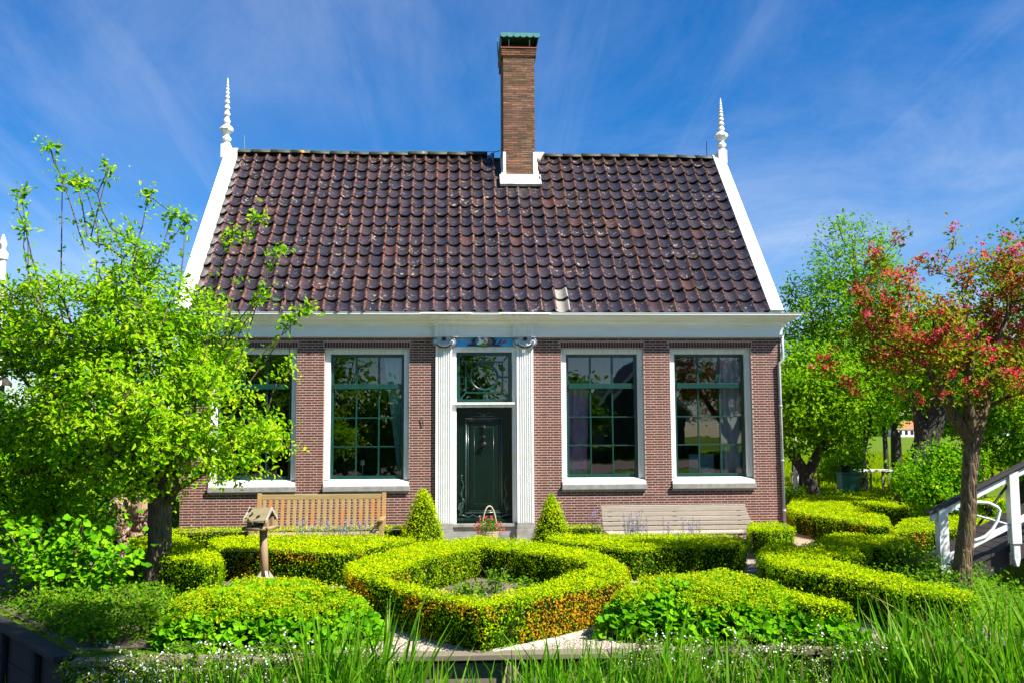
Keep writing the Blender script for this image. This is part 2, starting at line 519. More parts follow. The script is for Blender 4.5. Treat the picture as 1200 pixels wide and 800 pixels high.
MAT['pinkflower'] = mat_leaf('red_pink_flower', [(0.0, (0.50, 0.02, 0.06)), (0.6, (0.62, 0.06, 0.14)), (1.0, (0.55, 0.16, 0.08))], trans=0.3, tboost=1.0)
MAT['purple'] = mat_leaf('purple_flower', [(0.0, (0.34, 0.10, 0.36)), (1.0, (0.50, 0.24, 0.52))], trans=0.3, tboost=1.0)
MAT['yellow'] = mat_leaf('yellow_flower', [(0.0, (0.62, 0.45, 0.01)), (1.0, (0.75, 0.55, 0.02))], trans=0.3, tboost=1.0)


# ------------------------------------------------------------------ mesh helpers
def add_attr(me, name, vals, domain='FACE'):
    a = me.attributes.new(name, 'FLOAT', domain)
    a.data.foreach_set('value', np.asarray(vals, dtype=np.float32))


def np_mesh(name, V, Fq):
    """V (n,3); Fq (m,k) all faces with the same corner count"""
    me = bpy.data.meshes.new(name)
    V = np.asarray(V, dtype=np.float32)
    Fq = np.asarray(Fq, dtype=np.int32)
    m, k = Fq.shape
    me.vertices.add(len(V))
    me.vertices.foreach_set('co', V.ravel())
    me.loops.add(m*k)
    me.loops.foreach_set('vertex_index', Fq.ravel())
    me.polygons.add(m)
    me.polygons.foreach_set('loop_start', np.arange(0, m*k, k, dtype=np.int32))
    me.polygons.foreach_set('loop_total', np.full(m, k, dtype=np.int32))
    me.polygons.foreach_set('use_smooth', np.zeros(m, dtype=bool))
    me.update(calc_edges=True)
    return me


def link(name, me, mat=None, parent=None):
    o = bpy.data.objects.new(name, me)
    if mat is not None and me is not None and len(me.materials) == 0:
        me.materials.append(MAT[mat] if isinstance(mat, str) else mat)
    col.objects.link(o)
    if parent is not None:
        o.parent = parent
        o.matrix_parent_inverse = parent.matrix_world.inverted() if parent.type == 'EMPTY' and parent.parent is None else Matrix()
    return o


def tag(o, label=None, cat=None, group=None, kind=None):
    if label:
        o['label'] = label
    if cat:
        o['category'] = cat
    if group:
        o['group'] = group
    if kind:
        o['kind'] = kind
    return o


def thing(name, label, cat, loc=(0, 0, 0), group=None):
    o = bpy.data.objects.new(name, None)
    o.empty_display_size = 0.2
    o.location = loc
    o.matrix_world = Matrix.Translation(loc)
    col.objects.link(o)
    return tag(o, label, cat, group)


class MB:
    def __init__(self):
        self.v = []
        self.f = []
        self.r = []

    def add(self, vs, fs, r=0.0):
        n = len(self.v)
        self.v.extend(tuple(p) for p in vs)
        self.f.extend(tuple(i+n for i in f) for f in fs)
        self.r.extend([r]*len(fs))

    def box(self, x0, x1, y0, y1, z0, z1, r=0.0, m=None):
        vs = [(x0, y0, z0), (x1, y0, z0), (x1, y1, z0), (x0, y1, z0), (x0, y0, z1), (x1, y0, z1), (x1, y1, z1), (x0, y1, z1)]
        if m is not None:
            vs = [m @ Vector(p) for p in vs]
        self.add(vs, [(0, 3, 2, 1), (4, 5, 6, 7), (0, 1, 5, 4), (1, 2, 6, 5), (2, 3, 7, 6), (3, 0, 4, 7)], r)

    def prism(self, poly, z0, z1, axis='z', r=0.0):
        """poly: list of 2d points; extruded along axis"""
        n = len(poly)

        def P(a, b, c):
            return (a, b, c) if axis == 'z' else ((a, c, b) if axis == 'y' else (c, a, b))
        vs = [P(a, b, z0) for a, b in poly] + [P(a, b, z1) for a, b in poly]
        fs = [tuple(range(n))[::-1], tuple(range(n, 2*n))] + [(i, (i+1) % n, n+(i+1) % n, n+i) for i in range(n)]
        self.add(vs, fs, r)

    def tube(self, pts, rad, n=6, cap=True, r=0.0):
        pts = [Vector(p) for p in pts]
        if not hasattr(rad, '__len__'):
            rad = [rad]*len(pts)
        vs = []
        fs = []
        prev = None
        for i, p in enumerate(pts):
            d = (pts[min(i+1, len(pts)-1)]-pts[max(i-1, 0)])
            if d.length < 1e-9:
                d = Vector((0, 0, 1))
            d.normalize()
            if prev is None:
                a = d.orthogonal().normalized()
            else:
                a = (prev-d*prev.dot(d))
                a = a.normalized() if a.length > 1e-6 else d.orthogonal().normalized()
            prev = a
            b = d.cross(a)
            for k in range(n):
                an = 2*PI*k/n
                vs.append(p+(a*math.cos(an)+b*math.sin(an))*rad[i])
        for i in range(len(pts)-1):
            for k in range(n):
                fs.append((i*n+k, i*n+(k+1) % n, (i+1)*n+(k+1) % n, (i+1)*n+k))
        if cap:
            fs.append(tuple(range(n))[::-1])
            fs.append(tuple(range((len(pts)-1)*n, len(pts)*n)))
        self.add(vs, fs, r)

    def lathe(self, prof, c, n=16, r=0.0, gad=None):
        """prof list of (radius, z)"""
        vs = []
        fs = []
        for j, (ra, z) in enumerate(prof):
            for k in range(n):
                an = 2*PI*k/n
                rr = ra*(1+(gad(j, k) if gad else 0))
                vs.append((c[0]+rr*math.cos(an), c[1]+rr*math.sin(an), c[2]+z))
        for j in range(len(prof)-1):
            for k in range(n):
                fs.append((j*n+k, j*n+(k+1) % n, (j+1)*n+(k+1) % n, (j+1)*n+k))
        fs.append(tuple(range(n))[::-1])
        fs.append(tuple(range((len(prof)-1)*n, len(prof)*n)))
        self.add(vs, fs, r)

    def mesh(self, name, smooth=False):
        me = bpy.data.meshes.new(name)
        me.from_pydata(self.v, [], self.f)
        me.update()
        add_attr(me, 'rnd', self.r)
        if smooth:
            me.polygons.foreach_set('use_smooth', [True]*len(me.polygons))
        return me

    def build(self, name, mat, parent=None, smooth=False, bevel=0.0):
        me = self.mesh(name, smooth)
        o = link(name, me, mat, parent)
        if bevel:
            md = o.modifiers.new('bevel', 'BEVEL')
            md.width = bevel
            md.segments = 2
            md.limit_method = 'ANGLE'
        return o


def one_box(name, mat, parent, *a, bevel=0.0, m=None):
    b = MB()
    b.box(*a, m=m)
    return b.build(name, mat, parent, bevel=bevel)


def unit(v):
    return v/np.maximum(np.linalg.norm(v, axis=1, keepdims=True), 1e-9)


def leaf_cloud(name, P, N, size, asp=0.5, shape='dia', rnd=None, dry=None, D=None, fold=0.18, curl=0.0):
    """leaf-shaped faces at P, facing N, lengthwise along D"""
    n = len(P)
    P = np.asarray(P, float)
    N = unit(np.asarray(N, float))
    size = np.broadcast_to(np.asarray(size, float), (n,))[:, None]
    if D is None:
        D = RNG.normal(size=(n, 3))
    T = D-(D*N).sum(1, keepdims=True)*N
    T = unit(T)
    S = np.cross(N, T)
    if shape == 'dia':
        V = np.stack([P, P+size*(0.5*T+0.5*asp*S+fold*N*0.5), P+size*(T-curl*N), P+size*(0.5*T-0.5*asp*S+fold*N*0.5)], 1).reshape(-1, 3)
        b = np.arange(n)[:, None]*4
        Fq = np.concatenate([np.stack([b+0, b+2, b+1], 2)[:, 0], np.stack([b+0, b+3, b+2], 2)[:, 0]], 1).reshape(-1, 3)
        per = 2
    elif shape == 'quad':
        V = np.stack([P, P+size*(0.5*T+0.5*asp*S), P+size*T, P+size*(0.5*T-0.5*asp*S)], 1).reshape(-1, 3)
        b = np.arange(n)[:, None]*4
        Fq = np.concatenate([b, b+3, b+2, b+1], 1)
        per = 1
    else:
        f = fold*0.5
        V = np.stack([P,
                      P+size*(0.30*T+0.36*asp*S+f*0.7*N), P+size*(0.68*T+0.5*asp*S+f*N),
                      P+size*(T-curl*N),
                      P+size*(0.68*T-0.5*asp*S+f*N), P+size*(0.30*T-0.36*asp*S+f*0.7*N)], 1).reshape(-1, 3)
        b = np.arange(n)[:, None]*6
        Fq = np.concatenate([b+0, b+3, b+2, b+1, b+0, b+5, b+4, b+3], 1).reshape(-1, 4)
        per = 2
    me = np_mesh(name, V, Fq)
    if rnd is None:
        rnd = RNG.random(n)
    if dry is None:
        dry = np.zeros(n)
    add_attr(me, 'rnd', np.repeat(np.clip(rnd, 0, 1), per))
    add_attr(me, 'dry', np.repeat(np.clip(dry, 0, 1), per))
    return me


def vnoise(P, scale, seed=0):
    """cheap smooth noise -1..1"""
    P = np.asarray(P, float)*scale
    r = np.random.default_rng(seed)
    out = np.zeros(len(P))
    for _ in range(6):
        k = r.normal(size=3)*1.6
        out += np.sin(P@k+r.random()*6.28)
    return out/6*1.6


# ------------------------------------------------------------------ setting: ground, water, paths
GZ = -0.30
WZ = -0.95
b = MB()
# garden terrace and land behind it, cut along the ditch edge
BANK = [(-3.98, -8.52), (-4.05, -8.42), (-4.17, -8.24), (-5.67, -6.25), (-9.0, -1.85), (-14.0, 4.8), (-60.0, 66.0), (-2500.0, 2500.0)]
edge = BANK + [(2500, 2500), (2500, -2.5), (6.9, -2.75), (6.65, -4.6), (6.3, -6.2), (4.95, -8.60)]
b.prism(edge, -2.2, GZ)
ground = b.build('ground', 'ground')
tag(ground, kind='structure')
b = MB()
b.add([(-2500, -14.2, -1.4), (2500, -14.2, -1.4), (2500, -13.4, GZ-0.05), (-2500, -13.4, GZ-0.05)], [(0, 3, 2, 1)])
b.prism([(-2500, -2500), (2500, -2500), (2500, -14.2), (-2500, -14.2)], -2.2, GZ-0.05)
bank = b.build('near_bank', 'ground')
tag(bank, kind='structure')
b = MB()
b.add([(-2600, -14.6, WZ), (2600, -14.6, WZ), (2600, 2600, WZ), (-2600, 2600, WZ)], [(0, 1, 2, 3)])
water = b.build('water', 'water')
tag(water, kind='structure')
b = MB()
b.prism([(-2500, -42), (2500, -42), (2500, -30), (-2500, -30)], GZ-0.08, GZ-0.02)
street = b.build('street', 'street')
tag(street, kind='structure')


def sheet(name, poly, z, mat, sub=None):
    me = bpy.data.meshes.new(name)
    bm = bmesh.new()
    vs = [bm.verts.new((x, y, z)) for x, y in poly]
    bm.faces.new(vs)
    bmesh.ops.triangulate(bm, faces=bm.faces[:])
    bmesh.ops.recalc_face_normals(bm, faces=bm.faces[:])
    for f in bm.faces:
        if f.normal.z < 0:
            f.normal_flip()
    bm.to_mesh(me)
    bm.free()
    o = link(name, me, mat)
    tag(o, kind='structure')
    return o


sheet('garden_soil', [(-4.12, -8.15), (-5.55, -6.2), (-8.5, -2.0), (-8.5, -0.05), (-3.4, -0.05), (-3.3, -8.0)], GZ+0.004, 'soil')
sheet('gravel_path', [(-3.3, -8.58), (4.9, -8.58), (4.9, -1.0), (5.55, -0.2), (5.55, -0.03), (-3.3, -0.03)], GZ+0.008, 'gravel')
sheet('sandy_path', [(4.2, -2.6), (5.6, -2.4), (6.4, 1.6), (9.2, 9.5), (7.6, 9.8), (5.6, 2.0)], GZ+0.012, 'path')

# ------------------------------------------------------------------ the house
house = thing('house', 'brick cottage with dark tiled roof, white gable boards, central door and tall chimney', 'house', (0, 3.4, GZ))
XL, XR = -5.40, 5.47
WT = 3.48                     # wall top
CH = 0.0455                   # brick course height
WIN = [(-4.913, -3.392), (-2.902, -1.380), (1.380, 2.902), (3.392, 4.913)]
WZ0, WZ1 = 0.71, 3.262        # sill underside, window head
DOOR = (-0.90, 0.86)

# --- front wall: mortar bed with openings; the bricks stand 8 mm proud of it
b = MB()
xs = [XL, -4.913, -3.392, -2.902, -1.380, DOOR[0], DOOR[1], 1.380, 2.902, 3.392, 4.913, XR]
YM = 0.0018
for i in range(len(xs)-1):
    x0, x1 = xs[i], xs[i+1]
    is_win = any(abs(x0-a) < 1e-6 for a, _ in WIN)
    is_door = abs(x0-DOOR[0]) < 1e-6
    spans = [(GZ-0.3, WZ0), (WZ1, WT)] if is_win else ([] if is_door else [(GZ-0.3, WT)])
    for z0, z1 in spans:
        b.box(x0, x1, YM, 0.30, z0, z1)
wall = b.build('wall', 'mortar', house)

bricks = []


def course_bricks():
    i = 0
    z = GZ-0.02
    while z < WT-0.01:
        z1 = min(z+CH-0.0160, WT)
        stretch = (i % 2 == 0)
        pit = 0.212 if stretch else 0.106
        off = 0.0 if stretch else 0.053
        free = [(XL, XR)]
        blocks = [DOOR]
        for a, c in WIN:
            if z1 > WZ0 and z < WZ1:
                blocks.append((a, c))
            elif z1 > WZ1 and z < WZ1+0.115:
                blocks.append((a-0.02, c+0.02))
        for a, c in blocks:
            nf = []
            for p, q in free:
                if c <= p or a >= q:
                    nf.append((p, q))
                    continue
                if a > p:
                    nf.append((p, a))
                if c < q:
                    nf.append((c, q))
            free = nf
        x = XL-off
        while x < XR:
            for p, q in free:
                a, c = max(x, p), min(x+pit, q)
                if c-a > 0.03:
                    bricks.append((a+0.005, c-0.005, z, z1))
            x += pit
        z += CH
        i += 1


course_bricks()


def brick_mesh(name, lst, yface, ydepth, rnds):
    V, F, R_ = [], [], []
    for k, (a, c, z0, z1) in enumerate(lst):
        y = yface[k] if hasattr(yface, '__len__') else yface
        n = len(V)
        V += [(a, y, z0), (c, y, z0), (c, y, z1), (a, y, z1),
              (a, ydepth, z0), (c, ydepth, z0), (c, ydepth, z1), (a, ydepth, z1)]
        F += [(n, n+1, n+2, n+3), (n+4, n, n+3, n+7), (n+1, n+5, n+6, n+2), (n+3, n+2, n+6, n+7), (n+4, n+5, n+1, n)]
        R_ += [rnds[k]]*5
    me = np_mesh(name, np.array(V), np.array(F))
    add_attr(me, 'rnd', R_)
    return me


def visible_rank(bk):
    a, c, z0, z1 = bk
    x = (a+c)/2
    if z0 < 0.12 or x < -3.4:
        return -1
    if c-a < 0.19:
        return -1
    if x < -1.3 and z0 < 0.65:
        return 0.1
    d = math.hypot(x+0.6, 17.87)
    return (c-a)/d


order = sorted(range(len(bricks)), key=lambda k: -visible_rank(bricks[k]))
parts = set(order[:300])
full = brick_mesh('brick', [(-0.101, 0.101, 0, CH-0.0160)], 0.0, 0.012, [0.0])
cache = {}
for k in order[:300]:
    a, c, z0, z1 = bricks[k]
    wd = round(c-a, 3)
    if wd not in cache:
        cache[wd] = full if not cache and abs(wd-0.202) < 0.0001 else brick_mesh('brick', [(-wd/2, wd/2, 0, z1-z0)], 0.0, 0.012, [0.0])
    o = link('brick', cache[wd], 'brick', wall)
    o.location = ((a+c)/2, RND.uniform(-0.0007, 0.0007), z0)
rest = [bricks[k] for k in range(len(bricks)) if k not in parts]
# soldier courses above the windows go with the rest
for a, c in WIN:
    n = 30
    pit = (c-a+0.02)/n
    for k in range(n):
        x = a-0.01+k*pit
        rest.append((x+0.005, x+pit-0.005, WZ1+0.016, WZ1+0.113))
ys = [RND.uniform(-0.0007, 0.0007) for _ in rest]
me = brick_mesh('brick', rest, ys, 0.012, [RND.random() for _ in rest])
o = link('brick', me, 'brick', wall)
o['kind'] = 'stuff'

# lead drip strip above each window and brick reveals
for a, c in WIN:
    one_box('lintel_strip', 'lead', wall, a-0.01, c+0.01, -0.008, 0.2, WZ1-0.001, WZ1+0.012)

# --- other walls of the shell
HD = 6.84
b = MB()
b.box(XL, XL+0.25, 0.302, HD, GZ-0.3, WT)
b.box(XR-0.25, XR, 0.302, HD, GZ-0.3, WT)
b.box(XL, XR, HD+0.002, HD+0.25, GZ-0.3, WT)
for x0 in (XL+0.003, XR-0.253):
    b.prism([(0.02, WT+0.002), (HD, WT+0.002), (HD/2, 7.55)], x0, x0+0.25, 'x')
b.build('gable_wall', 'brickwall', house)
b = MB()
b.box(XL+0.26, XR-0.26, 0.31, HD-0.1, -0.02, 0.06)
b.build('room_floor', 'roomfloor', house)
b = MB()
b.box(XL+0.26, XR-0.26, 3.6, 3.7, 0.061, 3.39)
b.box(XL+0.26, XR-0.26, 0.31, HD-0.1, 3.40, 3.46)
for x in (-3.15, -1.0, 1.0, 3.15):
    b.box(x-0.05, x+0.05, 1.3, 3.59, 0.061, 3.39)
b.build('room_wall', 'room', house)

# --- cornice swept along the front with mitred returns
PROF = [(0.0, 3.462), (-0.055, 3.462), (-0.055, 3.478), (-0.045, 3.482), (-0.045, 3.655), (-0.075, 3.665), (-0.078, 3.690), (-0.105, 3.705), (-0.125, 3.725),
        (-0.160, 3.735), (-0.160, 3.752), (-0.185, 3.757), (-0.215, 3.772), (-0.250, 3.800), (-0.285, 3.818), (-0.292, 3.842), (-0.320, 3.846), (-0.320, 3.868), (0.0, 3.868)]


def cornice(mb, x0, x1, push=0.0, y0=0.0, zmin=None):
    n = len(PROF)
    vs = []
    for s, xe in ((-1, x0), (1, x1)):
        for (y, z) in PROF:
            yy = y-(push if y < 0 else 0)
            vs.append((xe+s*(abs(y)), yy+y0, z))
    fs = [tuple(range(n)), tuple(range(n, 2*n))[::-1]]
    for i in range(n):
        j = (i+1) % n
        fs.append((i, n+i, n+j, j))
    mb.add(vs, fs)


b = MB()
cornice(b, XL-0.03, XR-0.01)
cor = b.build('cornice', 'cornice', house)
for xa, xb in ((-0.88, -0.55), (0.53, 0.86)):
    b = MB()
    # break-forward of the cornice above each pilaster
    n = len(PROF)
    vs = []
    for s, xe in ((-1, xa), (1, xb)):
        for (y, z) in PROF:
            f = abs(y)
            yy = y*1.0-0.085 if y < 0 else y-0.002
            vs.append((xe+s*f*0.95, yy, z-0.0015 if z > 3.8 else z))
    b.add(vs, [tuple(range(n)), tuple(range(n, 2*n))[::-1]] + [(i, n+i, n+(i+1) % n, (i+1) % n) for i in range(n)])
    b.build('cornice_break', 'white', cor)
b = MB()
b.box(XL-0.36, XR+0.32, -0.326, -0.22, 3.870, 3.884)
b.build('gutter_edge', 'lead', cor)

# --- windows
QP = []
for wi, (a, c) in enumerate(WIN):
    FR = 0.075
    b = MB()
    jw = 0.098
    z0, z1 = 0.80, WZ1
    b.box(a+0.002, a+jw, FR, 0.26, z0+0.115, z1)
    b.box(c-jw, c-0.002, FR, 0.26, z0+0.115, z1)
    b.box(a+jw+0.0005, c-jw-0.0005, FR+0.001, 0.26, z1-0.092, z1-0.001)
    # sloping weather board under the sash
    b.prism([(-0.022, z0), (-0.022, z0+0.06), (FR+0.06, z0+0.116), (0.26, z0+0.116), (0.26, z0)], a+0.003, c-0.003, 'x')
    win = b.build('window', 'white', house, bevel=0.004)
    b = MB()
    b.box(a-0.004, c+0.02, -0.058, 0.10, WZ0, z0-0.001)
    b.build('sill', 'stone', win, bevel=0.006)
    one_box('window_board', 'white', win, a, c, 0.301, 0.47, 0.895, 0.922)
    xa, xb = a+jw+0.001, c-jw-0.001
    za, zb = z0+0.117, z1-0.093
    st = 0.052
    b = MB()
    b.box(xa, xa+st, 0.165, 0.23, za, zb)
    b.box(xb-st, xb, 0.165, 0.23, za, zb)
    b.box(xa+st, xb-st, 0.166, 0.229, za, za+0.062)
    b.box(xa+st, xb-st, 0.166, 0.229, zb-0.05, zb)
    tz = 2.585
    b.box(xa+st, xb-st, 0.135, 0.231, tz-0.048, tz+0.048)
    b.build('sash', 'green', win, bevel=0.005)
    x_in0, x_in1 = xa+st, xb-st
    pw = (x_in1-x_in0)/3

    def bar(name, *q):
        one_box(name, 'green', win, *q, bevel=0.003)
    for k in (1, 2):
        x = x_in0+pw*k
        bar('glazing_bar', x-0.018, x+0.018, 0.172, 0.222, tz+0.049, zb-0.051)
        bar('glazing_bar', x-0.013, x+0.013, 0.184, 0.226, za+0.063, tz-0.049)
    lz0, lz1 = za+0.063, tz-0.049
    ph = (lz1-lz0)/3
    for k in (1, 2):
        z = lz0+ph*k
        for q in range(3):
            bar('glazing_bar', x_in0+pw*q+(0.0135 if q else 0), x_in0+pw*(q+1)-(0.0135 if q < 2 else 0), 0.186, 0.224, z-0.011, z+0.011)
    rows = [(lz0+ph*k, lz0+ph*(k+1), 0.205) for k in range(3)] + [(tz+0.049, zb-0.051, 0.198)]
    for (p0, p1, y) in rows:
        for q in range(3):
            cx, cz = x_in0+pw*(q+0.5), (p0+p1)/2
            mm = Matrix.Translation((cx, y, cz)) @ Matrix.Rotation(RND.uniform(-0.005, 0.005), 4, 'X') @ Matrix.Rotation(RND.uniform(-0.005, 0.005), 4, 'Z')
            one_box('pane', 'glass', win, -pw/2, pw/2, -0.002, 0.002, -(p1-p0)/2, (p1-p0)/2, m=mm)

# --- doorway
dx0, dx1 = -0.53, 0.485
b = MB()
b.box(-0.60, dx0, 0.03, 0.30, 0.12, 3.30)
b.box(dx1, 0.56, 0.03, 0.30, 0.12, 3.30)
b.box(dx0+0.001, dx1-0.001, 0.031, 0.30, 3.205, 3.30)
b.box(-0.605, 0.565, -0.005, 0.295, 2.20, 2.245)
b.box(-0.62, 0.58, -0.03, 0.29, 2.245, 2.285)
df = b.build('door_frame', 'white', house, bevel=0.006)
b = MB()
b.box(DOOR[0], -0.60, 0.05, 0.30, 0.12, WT)
b.box(0.56, DOOR[1], 0.05, 0.30, 0.12, WT)
b.box(-0.599, 0.559, 0.06, 0.30, 3.301, WT)
b.build('door_backing', 'white', df)
# fanlight
fx0, fx1, fz0, fz1 = dx0+0.002, dx1-0.002, 2.287, 3.203
fl = MB()
fl.box(fx0, fx0+0.065, 0.11, 0.19, fz0, fz1)
fl.box(fx1-0.065, fx1, 0.11, 0.19, fz0, fz1)
fl.box(fx0+0.065, fx1-0.065, 0.111, 0.189, fz0, fz0+0.06)
fl.box(fx0+0.065, fx1-0.065, 0.111, 0.189, fz1-0.055, fz1)
fan = fl.build('fanlight', 'green', house, bevel=0.006)
fcx, fcz = (fx0+fx1)/2, (fz0+fz1)/2+0.01
ix0, ix1, iz0, iz1 = fcx-0.335, fcx+0.335, fcz-0.285, fcz+0.275
bars = MB()


def strip(mb, p, q, wd, y0, y1):
    (xa, za), (xb, zb) = p, q
    d = Vector((xb-xa, zb-za)).normalized()
    nx, nz = -d.y*wd/2, d.x*wd/2
    mb.prism([(xa+nx, za+nz), (xb+nx, zb+nz), (xb-nx, zb-nz), (xa-nx, za-nz)], y0, y1, 'y')


for k, (p, q) in enumerate([((ix0, iz0), (ix1, iz0)), ((ix0, iz1), (ix1, iz1)), ((ix0, iz0-0.012), (ix0, iz1+0.012)), ((ix1, iz0-0.012), (ix1, iz1+0.012)),
                            ((fx0+0.06, fz0+0.055), (ix0, iz0)), ((fx1-0.06, fz0+0.055), (ix1, iz0)), ((fx0+0.06, fz1-0.05), (ix0, iz1)), ((fx1-0.06, fz1-0.05), (ix1, iz1)),
                            ((fcx, fz0+0.055), (fcx, fcz-0.245)), ((fcx, fz1-0.05), (fcx, fcz+0.245)),
                            ((fx0+0.06, fcz), (fcx-0.245, fcz)), ((fx1-0.06, fcz), (fcx+0.245, fcz))]):
    m_ = MB()
    strip(m_, p, q, 0.026, 0.120+k*0.0006, 0.175)
    m_.build('glazing_bar', 'green', fan)
m_ = MB()
m_.tube([(fcx+0.245*math.cos(t), 0.148, fcz+0.245*math.sin(t)*0.96) for t in np.linspace(0, 2*PI, 41)], 0.021, 8, cap=False)
m_.build('round_bar', 'green', fan, smooth=True)
one_box('pane', 'glass', fan, fx0+0.03, fx1-0.03, 0.150, 0.154, fz0+0.03, fz1-0.03)

# painted frieze over the door
fr = one_box('frieze', 'ochre', house, -0.548, 0.512, 0.012, 0.055, 3.302, 3.458)
FCX = -0.03
YF = -0.006


def disc(mb, cx, cz, rx, rz, y0, y1, n=14, rot=0.0):
    pts = []
    for k in range(n):
        t = 2*PI*k/n
        x, z = rx*math.cos(t), rz*math.sin(t)
        pts.append((cx+x*math.cos(rot)-z*math.sin(rot), cz+x*math.sin(rot)+z*math.cos(rot)))
    mb.prism(pts, y0, y1, 'y')


m_ = MB()
disc(m_, FCX+0.0, 3.345, 0.13, 0.036, YF, 0.012)
m_.build('painted_mound', 'friezegreen', fr)
m_ = MB()
disc(m_, FCX-0.06, 3.375, 0.075, 0.026, YF-0.006, 0.011, rot=0.5)
disc(m_, FCX+0.035, 3.410, 0.038, 0.055, YF-0.008, 0.010, rot=-0.3)
disc(m_, FCX-0.075, 3.425, 0.022, 0.042, YF-0.007, 0.010, rot=0.3)
disc(m_, FCX+0.055, 3.452, 0.022, 0.026, YF-0.009, 0.009)
m_.build('painted_figure', 'white', fr)
m_ = MB()
disc(m_, FCX+0.09, 3.352, 0.05, 0.036, YF-0.004, 0.0115, rot=0.4)
disc(m_, FCX+0.085, 3.43, 0.02, 0.04, YF-0.010, 0.0095, rot=0.4)
m_.build('painted_ground', 'brown', fr)
m_ = MB()
disc(m_, FCX+0.020, 3.398, 0.014, 0.03, YF-0.012, 0.008, rot=0.6)
m_.build('painted_red', 'red', fr)
m_ = MB()
disc(m_, FCX+0.375, 3.385, 0.042, 0.024, YF, 0.012, rot=0.5)
m_.build('painted_red', 'red', fr)
m_ = MB()
disc(m_, FCX+0.31, 3.360, 0.014, 0.022, YF, 0.012)
m_.build('painted_red', 'red', fr)
m_ = MB()
m_.tube([(FCX+0.045, YF-0.012, 3.44), (FCX+0.05, YF-0.014, 3.49)], [0.012, 0.005], 6)
for k in range(7):
    x = FCX-0.22-0.045*k
    m_.tube([(x, YF, 3.375+0.012*k), (x-0.03, YF, 3.40+0.010*k)], [0.008, 0.003], 5)
    m_.tube([(x, YF, 3.375+0.012*k), (x-0.035, YF, 3.37+0.010*k)], [0.007, 0.003], 5)
m_.build('painted_sprig', 'gold', fr)
m_ = MB()
for s in (-1, 1):
    m_.tube([(FCX+s*x, YF-0.004, z) for x, z in ((0.125, 3.445), (0.155, 3.44), (0.180, 3.415), (0.185, 3.375), (0.165, 3.335), (0.20, 3.318), (0.25, 3.325), (0.30, 3.312), (0.315, 3.305))],
            [0.010, 0.018, 0.024, 0.028, 0.022, 0.020, 0.018, 0.012, 0.006], 8)
    m_.tube([(FCX+s*x, YF-0.004, z) for x, z in ((0.18, 3.40), (0.215, 3.40), (0.235, 3.425))], [0.014, 0.010, 0.004], 6)
    m_.tube([(FCX+s*x, YF-0.002, z) for x, z in ((0.165, 3.335), (0.12, 3.312), (0.06, 3.300), (0.0, 3.297))], [0.012, 0.010, 0.008, 0.008], 6)
m_.tube([(FCX+0.26, YF, 3.35), (FCX+0.30, YF, 3.405), (FCX+0.33, YF, 3.43)], [0.007, 0.008, 0.003], 5)
m_.build('painted_scroll', 'black', fr, smooth=True)

# pilasters
for px0, px1 in ((-0.905, -0.605), (0.565, 0.865)):
    n = 6
    poly = [(px0, 0.05), (px0, -0.055)]
    mrg = 0.03
    wf = (px1-px0-2*mrg)/n
    for k in range(n):
        xk = px0+mrg+wf*k
        poly += [(xk+wf*0.14, -0.055), (xk+wf*0.20, -0.038), (xk+wf*0.36, -0.027), (xk+wf*0.64, -0.027), (xk+wf*0.80, -0.038), (xk+wf*0.86, -0.055)]
    poly += [(px1, -0.055), (px1, 0.05)]
    m_ = MB()
    m_.prism(poly, 0.14, 3.30)
    pil = m_.build('pilaster', 'cornice', house)
    m_ = MB()
    m_.box(px0-0.02, px1+0.02, -0.085, 0.05, -0.20, 0.02)
    m_.box(px0-0.012, px1+0.012, -0.075, 0.05, 0.02, 0.095)
    m_.prism([(px0-0.012, 0.095), (px1+0.012, 0.095), (px1, 0.139), (px0, 0.139)], -0.07, 0.05, 'y')
    m_.build('plinth', 'stonedark', pil, bevel=0.005)
    cxm = (px0+px1)/2
    m_ = MB()
    m_.box(px0-0.005, px1+0.005, -0.085, 0.05, 3.301, 3.415)
    m_.box(px0-0.03, px1+0.03, -0.105, 0.05, 3.415, 3.461)
    for s in (-1, 1):
        for rr, yy in ((0.062, -0.115), (0.042, -0.124), (0.022, -0.133)):
            disc(m_, cxm+s*0.155, 3.375, rr, rr*1.15, yy, 0.0, 18)
    m_.build('capital', 'capital', pil, bevel=0.004)
    m_ = MB()
    m_.tube([(cxm+s*(0.155-0.012*k), -0.128-0.002*k, 3.375) for s in (1,) for k in (0, 1)], [0.018, 0.005], 8)
    for s in (-1, 1):
        m_.tube([(cxm+s*0.155+0.052*math.cos(t)*s, -0.128, 3.375+0.058*math.sin(t)) for t in np.linspace(-2.2, 2.2, 14)], 0.006, 5)
    m_.tube([(cxm+0.13*math.cos(t), -0.118, 3.345+0.075*math.sin(t)) for t in np.linspace(PI*1.02, PI*1.98, 14)], [0.006+0.006*math.sin(k/13*PI) for k in range(14)], 6)
    disc(m_, cxm, 3.425, 0.042, 0.036, -0.125, -0.09, 12)
    m_.build('capital_garland', 'black', pil)
    m_ = MB()
    m_.tube([(cxm+0.11*math.cos(t), -0.122, 3.36+0.055*math.sin(t)) for t in np.linspace(PI*1.1, PI*1.9, 12)], 0.010, 6)
    m_.tube([(cxm, -0.11, 3.30), (cxm, -0.10, 3.235)], [0.022, 0.006], 6)
    m_.build('capital_leaf', 'white', pil)

# door leaf
b = MB()
b.box(dx0+0.004, dx1-0.004, 0.16, 0.21, 0.13, 2.197)
door = b.build('door', 'doorgreen', house)
dcx = -0.03


